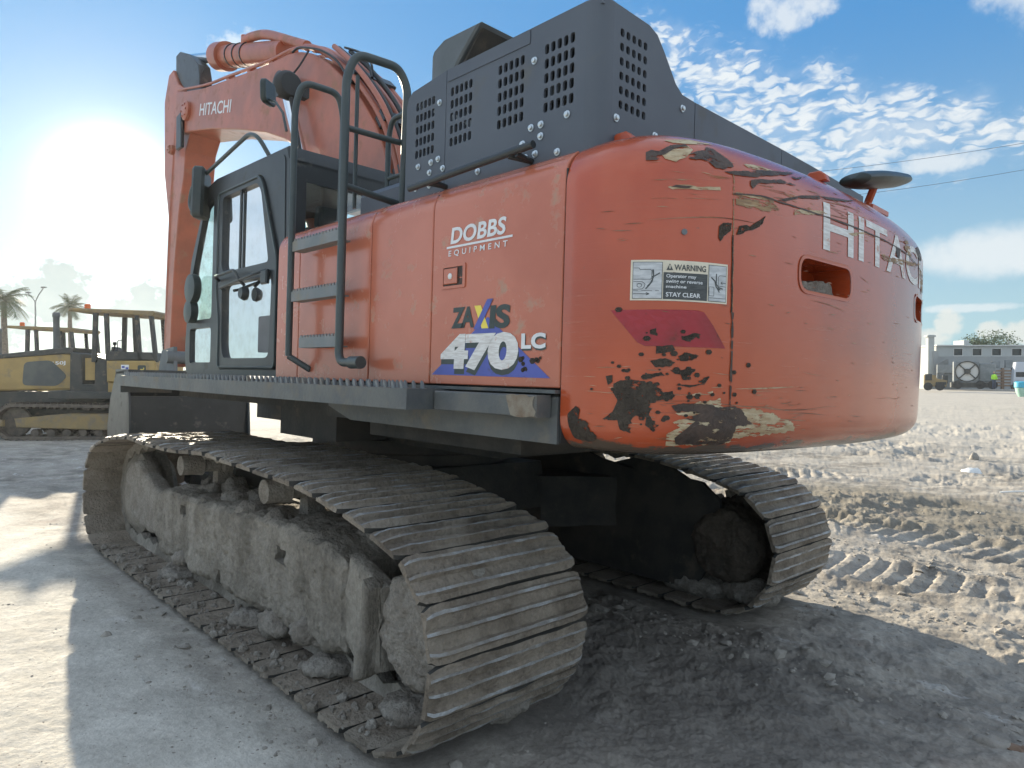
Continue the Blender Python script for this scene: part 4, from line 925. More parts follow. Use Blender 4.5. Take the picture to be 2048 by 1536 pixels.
for i in range(260):
    k = r.random()
    if k < .35: s0_, z0_ = r.uniform(.35, 2.2), r.gauss(2.42, .06)
    elif k < .65: s0_, z0_ = r.uniform(.1, 1.2), r.gauss(1.56, .07)
    else: s0_, z0_ = r.uniform(.1, 3.4), r.uniform(1.5, 2.4)
    L_ = min(.5, .03 * r.paretovariate(1.1)); w = r.uniform(.0006, .0022); sl_ = r.gauss(0, .05); n_ = max(2, int(L_ / .04)); ph = r.uniform(0, 6)
    top = [(s0_ + L_ * j / n_, z0_ + sl_ * L_ * j / n_ + .004 * math.sin(ph + j * .5) + w * math.sin(PI * j / n_)) for j in range(n_ + 1)]
    bot = [(a, b - 2 * w * math.sin(PI * j / n_) - .0003) for j, (a, b) in enumerate(top)]
    scr.append(top + bot[::-1])
many(scr, 'scratch_marks', 'scratch', .0018)['kind'] = 'stuff'
# small plug, lifting eyes and moulded edge on top
q = cwhit(1368, 464); s_ = s_of(q); p, n = out_at(s_); mb = MB(); mb.tube([V((p.x, p.y, q.z)) + V((n.x, n.y, 0)) * .0, V((p.x, p.y, q.z)) + V((n.x, n.y, 0)) * .016], .011, 14); mb.build('plug', 'machine_gray', CWT, 40)
for (x, y) in ((-3.16, 1.30), (-3.52, .30), (-3.16, -1.3)):
    mb = MB(); mb.prism([(-.06, 0), (.06, 0), (.05, .03), (.025, .05), (-.025, .05), (-.05, .03)], -.02, .02, 'y', .005); mb.bm.transform(Matrix.Translation((x, y, ZT - .015))); mb.build('lifting_eye', 'orange_paint', CWT, 30)
# left front face strip under the corner (dark gasket between door and counterweight)
mb = MB(); mb.box((-3.040, 1.40, 1.40), (-3.033, 1.494, 2.50)); mb.build('gasket', 'rubber', EX)
# mirror on the far rear corner
mb = MB(); A = at(1705, 371, 0, -3.5); B = at(1805, 372, 0, -3.5); cc = (A + B) / 2 + V((0, 0, .03)); prof = [(.02, -.40), (.07, -.36), (.11, -.22), (.125, -.05), (.13, .12), (.12, .26), (.09, .36), (.02, .385)]
mb.lathe(prof, (0, 0, 0), 'y', 20); mb.bm.transform(Matrix.Diagonal((.9, 1, .36, 1))); dv = (B - A).normalized(); mb.bm.transform(Matrix.Translation(cc) @ V((0, -1, 0)).rotation_difference(dv).to_matrix().to_4x4())
MR = mb.build('rear_mirror', 'mirror_black', EX, 40)
mb = MB(); mb.tube([cc + V((0, .05, -.02)), cc + V((.05, .02, -.12)), (-3.46, -.5, ZT - .01)], .022, 8); mb.box((-3.54, -.62, ZT - .005), (-3.38, -.38, ZT + .02)); mb.build('mirror_stalk', 'orange_paint', MR)
# --- dark engine hood: side plate, rounded corner, rear plate, all with real vent openings
HD = empty('engine_hood', parent=EX)
HY = 1.42; HT = 3.19; HX = -3.13
def vents(cx0, cx1, cz0, cz1, nx, nz, w, h):
    return [roundrect(cx0 + (cx1 - cx0) * i / (nx - 1), cz0 + (cz1 - cz0) * j / (nz - 1), w, h, min(w, h) * .42, 2) for i in range(nx) for j in range(nz)]
vent_s = [(-2.82, -2.99), (-2.525, -2.695), (-2.175, -2.34), (-1.885, -2.045)]
vw, vh = .025, .043
def ven(a, b): return vents(b + .012, a - .012, 2.818, 3.068, 5, 5, vw, vh)
plF = [(-1.80, 2.50), (-1.80, 3.09), (-1.815, 3.135), (-1.85, 3.16), (-2.138, 3.188), (-2.138, 2.50)]
mb = MB(); mb.plate(plF, ven(*vent_s[3]), HY - .012, HY); mb.build('side_cover', 'dark_gray_paint', HD)
plR = [(-2.142, 2.50), (-2.142, 3.188), (-3.05, 3.192), (-3.05, 2.50)]
mb = MB(); mb.plate(plR, sum([ven(*v) for v in vent_s[:3]], []), HY - .012, HY); mb.build('side_cover', 'dark_gray_paint', HD)
mb = MB(); mb.box((-2.73, HY + .0005, 3.125), (-2.15, HY + .004, 3.186)); mb.build('hinge_strip', 'dark_gray_paint', HD)
# corner bend and rear plate, the bent shape sweeping down into the low tail
prof2 = [(1.34, 3.19), (1.10, 3.185), (1.04, 3.165), (.985, 3.11), (.89, 3.0), (.835, 2.968), (.73, 2.965), (.73, 2.50), (1.34, 2.50)]
vr = vents(1.285, 1.125, 2.79, 3.085, 5, 6, .026, .034)
mb = MB(); mb.plate(prof2[::-1], vr, HX, HX + .012, lambda a, b, t: (t, a, b)); mb.build('rear_cover', 'dark_gray_paint', HD)
mb = MB()
for k in range(8):
    a0_, a1_ = k / 8 * PI / 2, (k + 1) / 8 * PI / 2
    def cp(a, z): return (-3.05 - .08 * math.sin(a), 1.34 + .08 * math.cos(a), z)
    mb.quad(cp(a0_, 2.5), cp(a1_, 2.5), cp(a1_, 3.191), cp(a0_, 3.191))
bmesh.ops.remove_doubles(mb.bm, verts=mb.bm.verts, dist=1e-5); mb.build('corner_cover', 'dark_gray_paint', HD, 60)
for (y0, y1, z0, z1) in ((.724, -.16, 2.965, 2.972), (-.166, -.72, 2.972, 2.97), (-.726, -1.38, 2.97, 2.96)):
    mb = MB(); mb.prism([(y0, 2.5), (y1, 2.5), (y1, z1), (y0, z0)], HX, HX + .012, 'x'); mb.build('tail_panel', 'dark_gray_paint', HD)
# roof sheets following the same outline, dark inner box and the things glimpsed inside
mb = MB(); rp = [(1.40, 3.178), (1.10, 3.172), (1.04, 3.152), (.985, 3.097), (.89, 2.988), (.83, 2.954), (-1.38, 2.948)]
mb.prism(rp + [(y, z - .01) for y, z in rp[::-1]], HX + .013, -2.14, 'x'); mb.prism([(1.40, 3.15), (.2, 3.15), (.2, 3.14), (1.40, 3.14)], -2.14, -1.82, 'x')
mb.box((-3.1, -1.38, 2.5), (-1.82, -1.37, 2.94)); mb.box((-1.83, -1.36, 2.5), (-1.82, 1.405, 3.10)); mb.build('roof_sheet', 'dark_gray_paint', HD)
mb = MB(); mb.box((-3.0, -1.3, 2.45), (-1.9, 1.15, 2.88)); mb.box((-2.9, .6, 2.88), (-2.0, 1.12, 3.0)); mb.build('engine_block', 'underside', HD)
for (x, z, w, h) in ((-2.93, 2.90, .14, .09), (-2.58, 2.95, .05, .06), (-2.72, 2.96, .08, .08), (-2.31, 2.95, .04, .05), (-1.97, 2.94, .08, .10)): mb = MB(); mb.box((x - w / 2, 1.22, z - h / 2), (x + w / 2, 1.26, z + h / 2), .008); mb.build('engine_fitting', 'machine_gray', HD)
def bolt(p, axis, r=.0165, par=HD):
    mb = MB(); mb.lathe([(r, 0), (r, .003), (r * .62, .004), (r * .62, .012), (r * .4, .014)], p, axis, 6 if 0 else 12); return mb.build('bolt', 'bolt_steel', par, 40)
B0 = bolt((0, 0, 0), 'y')
for i, (x, z) in enumerate([(-2.76, 3.04), (-2.09, 3.04), (-2.96, 2.755), (-2.81, 2.75), (-2.81, 2.70), (-2.75, 2.75), (-2.70, 2.69), (-2.91, 2.61), (-1.92, 2.75), (-2.03, 2.75), (-2.09, 2.755), (-2.13, 2.70), (-2.02, 2.70), (-2.78, 2.63), (-2.40, 2.63), (-2.72, 2.625), (-1.90, 2.64), (-2.02, 2.635)]):
    b = B0 if i == 0 else B0.copy()
    if i: sc.collection.objects.link(b); b.parent = HD
    b.location = (x, HY + .001, z)
for (y, z) in ((1.315, 2.727), (.835, 2.905), (1.045, 2.725), (1.025, 2.715)):
    b = B0.copy(); sc.collection.objects.link(b); b.parent = HD; b.location = (HX - .001, y, z); b.rotation_euler = (0, 0, PI / 2)
mb = MB(); mb.tube([(-1.98, 1.515, 2.605), (-2.86, 1.515, 2.63)], .017, 10)
for x in (-2.16, -2.76): mb.tube([(x, 1.515, 2.612), (x, 1.40, 2.60)], .012, 8); mb.tube([(x + .05, 1.515, 2.612), (x, 1.42, 2.60)], .012, 8)
mb.build('hood_handle', 'black_paint', HD, 40)
mb = MB(); hb = [(-1.30, 3.10), (-1.30, 3.70), (-1.32, 3.735), (-1.42, 3.775), (-1.77, 3.765), (-1.62, 3.64), (-1.50, 3.52), (-1.46, 3.10)]
mb.prism(hb, .47, .90, 'y', .012); mb.box((-1.6, .55, 3.0), (-1.25, .86, 3.2)); mb.build('intake_cowl', 'machine_gray', HD, 30)
mb = MB(); mb.prism([(-1.745, 3.745), (-1.60, 3.615), (-1.50, 3.50), (-1.52, 3.50), (-1.62, 3.60), (-1.76, 3.74)], .50, .87, 'y'); mb.build('cowl_mesh', 'underside', HD)
mb = MB(); mb.box((-1.78, .35, 2.55), (-.95, 1.2, 2.83), .04); mb.build('inner_cover', 'dark_gray_paint', EX, 40)

# --- access ladder, handrails
LD = empty('access_ladder', parent=EX)
def rail(px, y, r=.019, fr=.12, extra=None):
    pts = [at(u, v, 1, y) for u, v in px]; return pts
mb = MB(); XR = -1.47; YO = 1.60
zt = 3.43
mb.tube(fillet3([(-1.62, YO, 1.72), (XR, YO, 1.72), (XR, YO, zt - .13), (XR - .03, YO - .04, zt), (XR - .06, 1.30, zt), (XR - .06, 1.235, zt - .1), (XR - .04, 1.235, 2.58)], .10, 7), .024, 12)
mb.tube([(-1.60, YO, 1.72), (-1.70, YO, 1.72)], .034, 14)
mb.tube([(XR, YO, 3.02), (XR - .02, 1.235, 3.02)], .018, 8); mb.tube([(XR, YO, 2.70), (XR - .02, 1.235, 2.66)], .020, 8)
mb.tube([(XR + .05, YO - .10, 3.35), (XR + .05, YO - .10, 2.6)], .012, 8)
mb.build('handrail', 'rail_paint', LD, 50)
mb = MB(); XL = -.86
mb.tube(fillet3([(XL, YO, 1.76), (XL, YO, 3.30), (XL - .05, YO - .02, 3.44), (XL - .06, 1.34, 3.44), (XL - .06, 1.30, 3.30), (XL - .05, 1.30, 2.56)], .09, 7), .021, 12)
mb.tube([(XL, YO, 1.76), (-.95, 1.50, 1.68)], .019, 8)
mb.build('handrail', 'rail_paint', LD, 50)
mb = MB()
mb.tube(fillet3([(-.86, .92, 2.56), (-.86, .92, 3.28), (-.90, .92, 3.40), (-1.38, .92, 3.40), (-1.42, .92, 3.28), (-1.42, .92, 2.56)], .09, 6), .019, 10); mb.tube([(-.86, .92, 3.0), (-1.42, .92, 3.0)], .015, 8)
mb.tube([(-1.42, 1.0, 2.6), (-1.42, 1.0, 3.3)], .015, 8)
mb.build('handrail', 'rail_paint', LD, 50)
for z, x0 in ((2.432, -.88), (2.125, -.88), (1.84, -1.0)):
    mb = MB(); mb.box((-1.445, YO - .004, z - .032), (x0, YO + .004, z + .028)); x = -1.44
    while x < x0 - .03:
        mb.prism([(x, z + .027), (x + .026, z + .027), (x + .022, z + .042), (x + .013, z + .036), (x + .004, z + .044)], YO - .004, YO + .003, 'y'); x += .037
    mb.box((-1.44, YO - .07, z - .032), (x0, YO - .004, z - .024)); mb.build('step', 'serrated_steel', LD)
mb = MB(); mb.box((-1.9, .95, 2.555), (-.6, 1.36, 2.575)); mb.build('top_platform', 'deck_steel', LD)

# --- cab
CB = empty('cab', parent=EX)
CY = 1.42; CI = .44; XF = 1.50; XB = -.42; Z0 = 1.63; Z1 = 3.20
mb = MB(); fl_ = [(XB, Z0), (XF - .02, Z0), (XF + .02, 1.80), (XF - .06, 2.5), (XF - .30, 3.16), (XF - .55, Z1), (XB + .05, Z1), (XB, 3.10)]
# floor, roof, rear pillars, back wall
mb.box((XB, CI, Z0), (XF - .02, CY - .01, Z0 + .10))
mb.prism([(XB, 3.12), (XB + .04, 3.215), (.9, 3.235), (1.26, 3.17), (1.26, 3.10), (XB, 3.10)], CI, CY - .005, 'y', .012)
mb.prism([(XB + .30, 3.22), (.75, 3.235), (.72, 3.275), (XB + .34, 3.27)], CI + .1, CY - .12, 'y', .01)
mb.box((XB, CY - .13, Z0), (XB + .11, CY - .005, 3.12)); mb.box((XB, CI, Z0), (XB + .11, CI + .09, 3.12))
mb.box((XB, CI + .09, Z0), (XB + .03, CY - .13, 2.42)); mb.box((XB, CI + .09, 2.98), (XB + .03, CY - .13, 3.12)); mb.box((XB - .002, .78, 2.42), (XB + .02, .81, 2.98))
mb.build('cab_shell', 'black_paint', CB, 30)
def frame_loop(loop, wid, y0, y1, name, mat, par):
    mb = MB(); mb.plate(loop, [inset2(loop, wid)], y0, y1); return mb.build(name, mat, par, 40)
# side frame: fixed front window, then the door
sidef = fillet2([(XB, Z0), (XF - .02, Z0), (XF + .02, 1.85), (XF - .08, 2.6), (XF - .42, 3.17), (XB + .06, 3.17)], .07, 4)
doorl = fillet2([(-.32, 1.67), (.74, 1.67), (.74, 2.05), (.80, 2.3), (.80, 3.10), (.02, 3.10), (-.06, 3.02), (-.32, 2.45)], .06, 4)
fwin = fillet2([(.92, 1.72), (1.40, 1.72), (1.41, 2.02), (.92, 2.02)], .04, 3); fwin2 = fillet2([(.92, 2.09), (1.40, 2.09), (1.37, 2.5), (1.12, 3.03), (.92, 3.08)], .04, 3)
mb = MB(); mb.plate(sidef, [doorl[::1], fwin, fwin2], CY - .05, CY); mb.build('side_frame', 'black_paint', CB, 30)
for lp, nm in ((fwin, 'lower_side_window'), (fwin2, 'upper_side_window')):
    mb = MB(); mb._f([mb.bm.verts.new((a, CY - .024, b)) for a, b in lp]); mb.build(nm, 'dirty_glass', CB)
DR = empty('cab_door', parent=CB)
dl = inset2(doorl, .008)
up_w = fillet2([(-.16, 2.44), (.66, 2.44), (.70, 2.5), (.70, 3.04), (.06, 3.04), (-.01, 2.97)], .04, 4)
lo_w = fillet2([(-.20, 1.76), (.62, 1.76), (.66, 1.85), (.68, 2.34), (-.22, 2.34)], .07, 4)
mb = MB(); mb.plate(dl, [up_w, lo_w], CY - .035, CY + .012); dor = mb.build('door_frame', 'black_paint', DR, 30)
mb = MB(); mb.tube([tuple((x, CY + .012, z)) for x, z in inset2(doorl, .02)] + [(inset2(doorl, .02)[0][0], CY + .012, inset2(doorl, .02)[0][1])], .012, 6, False); mb.build('door_seal', 'rail_paint', DR, 60)
mb = MB(); mb._f([mb.bm.verts.new((a, CY - .018, b)) for a, b in up_w]); mb.build('upper_door_window', 'glass', DR)
mb = MB(); mb._f([mb.bm.verts.new((a, CY - .018, b)) for a, b in lo_w]); mb.build('lower_door_window', 'dirty_glass', DR)
mb = MB(); mb.box((.36, CY - .012, 2.44), (.385, CY + .004, 3.04)); mb.build('window_divider', 'black_paint', DR)
mb = MB(); mb.prism([(.62, 2.30), (.60, 2.02), (.42, 1.78), (.52, 1.78), (.66, 1.96), (.69, 2.02), (.69, 2.30)], CY - .05, CY - .03, 'y'); mb.build('door_brace', 'rubber', DR)
mb = MB(); mb.tube(fillet3([(.72, CY + .02, 2.38), (.68, CY + .07, 2.40), (.30, CY + .07, 2.42), (.22, CY + .06, 2.34), (.22, CY + .02, 2.30)], .04), .012, 8); mb.tube(fillet3([(.62, CY + .02, 2.30), (.60, CY + .055, 2.31), (-.02, CY + .055, 2.36), (-.14, CY + .02, 2.38)], .04), .011, 8)
mb.lathe([(.05, 0), (.055, .02), (.04, .05)], (.20, CY + .01, 2.24), 'y', 12); mb.box((-.20, CY + .012, 2.28), (-.10, CY + .045, 2.38), .01); mb.build('door_handle', 'black_paint', DR, 40)
mb = MB(); mb.plate(roundrect(-.10, 1.93, .20, .26, .02), [], CY - .012, CY + .002); mb.build('door_pocket', 'interior_gray', DR, 30)
# rear and front glass, far side
mb = MB(); mb.quad((XB + .01, CI + .09, 2.42), (XB + .01, CY - .13, 2.42), (XB + .01, CY - .13, 2.98), (XB + .01, CI + .09, 2.98)); mb.build('rear_window', 'glass', CB)
mb = MB()
for (xa, za), (xb, zb) in zip([(XF - .04, 1.72), (XF, 1.85), (XF - .09, 2.6), (XF - .40, 3.14)], [(XF, 1.85), (XF - .09, 2.6), (XF - .40, 3.14)]): mb.quad((xa, CI + .03, za), (xa, CY - .05, za), (xb, CY - .05, zb), (xb, CI + .03, zb))
bmesh.ops.remove_doubles(mb.bm, verts=mb.bm.verts, dist=1e-4); mb.build('windscreen', 'dirty_glass', CB)
mb = MB(); mb.plate(sidef, [fillet2([(-.28, 2.15), (1.36, 2.15), (1.35, 2.55), (1.06, 3.06), (-.25, 3.06)], .05, 3), fillet2([(.8, 1.72), (1.38, 1.72), (1.38, 2.08), (.8, 2.08)], .04, 3)], CI, CI + .04); mb.build('side_frame', 'black_paint', CB, 30)
ST = empty('operator_seat', parent=CB)
mb = MB(); mb.prism([(.0, 1.98), (.50, 1.96), (.56, 2.03), (.52, 2.10), (.05, 2.10)], .66, 1.14, 'y', .03); mb.build('seat_cushion', 'seat_fabric', ST, 40)
mb = MB(); mb.prism([(.06, 2.08), (-.10, 2.70), (-.04, 2.76), (.05, 2.70), (.18, 2.12)], .68, 1.12, 'y', .03); mb.build('seat_back', 'seat_fabric', ST, 40)
mb = MB(); mb.prism([(-.10, 2.76), (-.12, 2.92), (-.03, 2.94), (.0, 2.78)], .78, 1.02, 'y', .02); mb.build('headrest', 'seat_fabric', ST, 40)
mb = MB(); mb.box((-.05, .62, 1.73), (.45, 1.18, 1.97)); mb.box((.10, .52, 2.10), (.62, .64, 2.22), .02); mb.box((.10, 1.16, 2.10), (.62, 1.28, 2.22), .02); mb.build('console', 'interior_gray', ST, 30)
mb = MB()
for y in (.58, 1.22): mb.tube([(.56, y, 2.2), (.60, y, 2.34), (.57, y, 2.42)], .018, 8); mb.lathe([(.02, 0), (.035, .03), (.03, .1), (.01, .12)], (.57, y, 2.36), 'z', 10)
mb.build('joystick', 'rubber', ST, 40)
mb = MB(); mb.prism([(1.18, 1.73), (1.42, 1.73), (1.40, 2.12), (1.33, 2.36), (1.22, 2.34), (1.20, 2.12)], .5, .74, 'y', .02); mb.build('dashboard', 'interior_gray', CB, 30)
mb = MB(); mb.tube(fillet3([(1.30, CY + .03, 3.0), (1.42, CY + .03, 3.10), (1.36, CY + .03, 3.24), (.18, CY + .03, 3.42), (.02, CY + .03, 3.36), (-.04, CY - .03, 3.22)], .08), .016, 10); mb.build('roof_guard_rail', 'rail_paint', CB, 50)
def work_mirror(c, w, h, stalk, par):
    mb = MB(); lp = roundrect(0, 0, w, h, .04, 4); mb.prism(lp, -.02, .02, 'y', .008)
    mb.bm.transform(Matrix.Translation(c) @ Matrix.Rotation(math.radians(-48), 4, 'Z') @ Matrix.Rotation(math.radians(-6), 4, 'Y')); o = mb.build('mirror', 'mirror_black', par, 40)
    mb = MB(); mb.tube(stalk, .009, 6); mb.build('mirror_arm', 'rail_paint', o, 50); return o
c1 = at(536, 186, 1, 1.62); c2 = at(562, 220, 1, 1.62)
work_mirror(c1, .17, .15, [c1 + V((0, 0, -.04)), at(552, 205, 1, 1.62), at(566, 226, 1, 1.62), at(573, 262, 1, 1.61)], CB)
mb = MB(); c3 = at(577, 171, 1, 1.0); mb.lathe([(.02, -.06), (.09, -.055), (.115, -.02), (.115, .03), (.08, .06), (.02, .07)], c3, 'x', 20); mb.box(c3 + V((-.04, -.17, -.07)), c3 + V((.04, -.08, .04)), .01)
mb.tube([c3, at(600, 300, 1, .95), ], .016, 8); mb.build('work_lamp', 'rubber', CB, 40)
mb = MB(); c4 = at(402, 388, 1, 1.47); lp = fillet2([(-.13, -.22), (.12, -.20), (.13, .18), (-.10, .22)], .05, 4); mb.prism(lp, -.05, .05, 'y', .02); mb.bm.transform(Matrix.Translation(c4) @ Matrix.Rotation(math.radians(-35), 4, 'Z')); mb.build('cab_mirror', 'mirror_black', CB, 40)
mb = MB()
for (u, v, r_) in ((396, 575, .12), (392, 622, .095)):
    c5 = at(u, v, 1, 1.46) + V((.12, 0, 0)); mb.lathe([(.02, -.04), (r_, -.03), (r_ * 1.05, 0), (r_, .03), (.02, .04)], c5, 'y', 18)
mb.build('round_mirror', 'mirror_black', CB, 50)

# --- boom, arm, cylinders, bucket
BM = empty('boom', parent=EX)
BYL = .27
def byx(pts, y): return [(at(u, v, 1, y).x, at(u, v, 1, y).z) for u, v in pts]
up = [(352, 186), (407, 176), (450, 160), (492, 145), (535, 128), (575, 108), (600, 103), (622, 106), (655, 125), (690, 158), (722, 200), (748, 245), (768, 300), (780, 352), (786, 400)]
lo = [(350, 268), (385, 262), (422, 257), (480, 259), (530, 264), (568, 277), (598, 300), (622, 335), (640, 375), (655, 420)]
poly = byx(up, BYL) + byx(lo, BYL)[::-1]
mb = MB(); mb.prism(poly, -BYL, BYL, 'y', .012); bo = mb.build('boom_box', 'boom_orange', BM, 25)
# flange plates proud of the box along the upper edge, pipes and hoses along the back
def smooth_path(pts, n=4):
    P = [V(p) for p in pts]; Q = []
    for i in range(len(P) - 1):
        p0, p1, p2, p3 = P[max(0, i - 1)], P[i], P[i + 1], P[min(len(P) - 1, i + 2)]
        for j in range(n): t = j / n; Q.append(.5 * ((2 * p1) + (p2 - p0) * t + (2 * p0 - 5 * p1 + 4 * p2 - p3) * t * t + (3 * p1 - p0 - 3 * p2 + p3) * t ** 3))
    Q.append(P[-1]); return Q
upx = byx(up, BYL)
def offs(y, d, i0=0, i1=None):
    P = [V(p) for p in upx]; out = []
    for i, p in enumerate(P):
        t = (P[min(i + 1, len(P) - 1)] - P[max(i - 1, 0)]).normalized(); n = V((-t.y, t.x)); n = n if n.dot(V((-.3, 1))) > 0 else -n
        q = p + n * d; out.append((q.x, y, q.y))
    return smooth_path(out[i0:i1])
for k, (y, d_, r_) in enumerate([(.22, .06, .032), (.12, .07, .036), (.02, .07, .032), (-.08, .07, .036), (-.18, .06, .030), (.25, .16, .026)]):
    mb = MB(); mb.tube(offs(y, d_, 6 if k < 5 else 8), r_, 9); mb.build('hydraulic_pipe', 'boom_orange', BM, 60)
for k, (y, d_, r_) in enumerate([(.24, .05, .018), (-.02, .05, .018)]):
    mb = MB(); mb.tube(offs(y, d_, 0, 8), r_, 8); mb.build('hydraulic_pipe', 'boom_orange', BM, 60)
for k, (y, d_) in enumerate([(.20, .16), (.08, .17)]):
    mb = MB(); mb.tube(offs(y, d_, 8, 15), .022, 8); mb.build('hose', 'hose', BM, 60)
Pm = [V(p) for p in upx]
for i in (2, 3, 4, 9, 11, 13):
    t = (Pm[min(i + 1, len(Pm) - 1)] - Pm[i - 1]).normalized(); n = V((-t.y, t.x)); n = n if n.dot(V((-.3, 1))) > 0 else -n
    mb = MB(); w = .05 if i < 6 else .07; h = .07 if i < 6 else .11
    q = [Pm[i] - t * w, Pm[i] + t * w, Pm[i] + t * w + n * h, Pm[i] - t * w + n * h]
    mb.prism([(a.x, a.y) for a in q], -.22 if i > 6 else .16, .24, 'y', .005); mb.build('pipe_clamp', 'boom_orange' if i < 6 else 'black_paint', BM, 30)
# lettering on the boom
p0 = at(399, 232, 1, BYL); p1 = at(461, 225, 1, BYL); p0t = at(398, 206, 1, BYL)
vs, fs = text2d('HITACHI', (p0 - p1).length, (p0t - p0).length * .86, .012); dx_ = (p1 - p0).normalized()
upv = V((dx_.z, 0, -dx_.x)); upv = upv if upv.z > 0 else -upv
decal(vs, fs, lambda a, b: p0 + dx_ * a + upv * b + V((0, .004, 0)), 'maker_lettering', 'white_decal', BM)
# boom cylinders
for y in (.40, -.40):
    a = at(570, 172, 1, .40); b = at(601, 300, 1, .40); dn = (b - a).normalized(); a = V((a.x, y, a.z)); b = V((b.x, y, b.z)); dn = V((dn.x, 0, dn.z)).normalized()
    cyl = empty('boom_cylinder', parent=BM)
    mb = MB(); mb.tube([a, b + dn * .3], .055, 18); mb.build('rod', 'chrome', cyl, 60)
    mb = MB(); mb.tube([b + dn * .15, b + dn * 1.2], .11, 18); mb.tube([b + dn * .12, b + dn * .24], .125, 18); mb.build('barrel', 'boom_orange', cyl, 60)
    mb = MB(); mb.lathe([(.02, -.08), (.13, -.08), (.13, .08), (.02, .08)], a, 'y', 18); mb.build('rod_eye', 'black_paint', cyl, 50)
# arm (stick)
AM = empty('arm', parent=EX); AY = .21
ap = [at(346, 140, 1, AY), at(338, 150, 1, AY), at(329, 205, 1, AY), at(329, 350, 1, AY), at(334, 500, 1, AY), at(340, 640, 1, AY), at(343, 738, 1, AY)]
front_ = [(p.x, p.z) for p in ap[:4]] + [(6.02, 3.9), (6.16, 2.9), (6.24, 2.2), (6.26, 1.72)]
rear_ = [(5.60, 1.72), (5.52, 2.4), (5.38, 3.2), (5.18, 3.95), (5.0, 4.4), (4.95, 4.75), (4.72, 5.02), (4.78, 5.25), (4.95, 5.5), (5.15, 5.7), (5.35, 5.8)]
rear_ = [(x + .40, z) for x, z in rear_]
mb = MB(); mb.prism(front_[::1] + rear_, -AY, AY, 'y', .012)
for v in mb.bm.verts: v.co.y *= .68 + .32 * min(1, max(0, (v.co.z - 1.7) / 2.4))
mb.build('arm_box', 'boom_orange', AM, 25)
for (u, v, r_) in ((374, 222, .13), (345, 300, .07)):
    c_ = at(u, v, 1, BYL + .01); mb = MB(); mb.lathe([(r_, -.02), (r_, .03), (r_ * .8, .045), (r_ * .5, .05)], c_, 'y', 22)
    for k in range(6): mb.lathe([(.014, .04), (.014, .06)], c_ + V((r_ * .65 * math.cos(k * PI / 3), 0, r_ * .65 * math.sin(k * PI / 3))), 'y', 8)
    mb.build('pin_cap', 'boom_orange', AM, 40)
mb = MB(); c_ = at(362, 262, 1, BYL + .02); mb.prism([(c_.x - .1, c_.z - .25), (c_.x + .1, c_.z - .25), (c_.x + .12, c_.z + .22), (c_.x - .06, c_.z + .25)], BYL, BYL + .05, 'y', .01); mb.build('bracket', 'black_paint', AM, 30)
mb = MB(); fx = [V((p[0] + .03, p[1])) for p in front_[2:]]
for y in (.08, -.08): mb.tube(smooth_path([(p.x, y, p.y) for p in fx]), .028, 8)
mb.build('hydraulic_pipe', 'boom_orange', AM, 60)
a = at(386, 119, 1, 0); b = at(440, 114, 1, 0)
CL = empty('arm_cylinder', parent=BM)
r0 = at(375, 120, 1, 0); r1 = at(440, 114, 1, 0); r2 = at(598, 104, 1, 0); dd = (r2 - r0).normalized()
mb = MB(); mb.tube([r0, r1 + dd * .2], .075, 20); mb.build('rod', 'chrome', CL, 60)
mb = MB(); mb.tube([r1, r1 + dd * .28], .185, 24); mb.build('gland', 'boom_orange', CL, 50)
mb = MB(); mb.tube([r1 + dd * .2, r2 - dd * .3], .14, 24); mb.build('barrel', 'boom_orange', CL, 60)
mb = MB(); mb.tube(smooth_path([r1 + dd * 1.0 + V((0, .05, .16)), r1 + dd * 1.25 + V((0, .05, .20)), r1 + dd * 1.7 + V((0, .05, .20)), r2 + V((-.02, .05, .08)), r2 + V((-.3, .05, -.05))]), .055, 12); mb.tube([r1 + dd * .98 + V((0, .05, .1)), r1 + dd * .98 + V((0, .05, .22))], .045, 10); mb.build('feed_pipe', 'boom_orange', CL, 60)
for k in (.55, .80, 1.05): c = r1 + dd * k; mb = MB(); mb.tube([c - dd * .012, c + dd * .012], .15, 20); mb.build('cylinder_band', 'black_paint', CL, 60)
gp = [(at(u, v, 1, .17).x, at(u, v, 1, .17).z) for u, v in ((352, 150), (352, 112), (360, 103), (378, 108), (386, 116), (396, 128), (399, 150), (399, 172), (405, 182), (372, 184))]
mb = MB(); mb.prism(gp, .0, .17, 'y', .01); mb.build('arm_gusset', 'black_paint', AM, 30)
mb = MB()
for pts, y in (([(585, 105), (600, 95), (640, 100), (670, 118), (690, 145)], .3), ([(690, 95), (720, 105), (742, 125), (745, 158)], .1), ([(700, 125), (715, 118), (735, 125), (744, 155)], .2)):
    mb.tube(smooth_path([at(u, v, 1, y) for u, v in pts]), .012, 6)
mb.tube(smooth_path([at(410, 126, 1, 0), at(408, 140, 1, .1), at(400, 158, 1, .15)]), .012, 6); mb.tube(smooth_path([at(617, 102, 1, .3), at(600, 130, 1, .4), at(586, 148, 1, .45)]), .01, 6)
mb.build('hose', 'hose', BM, 60)
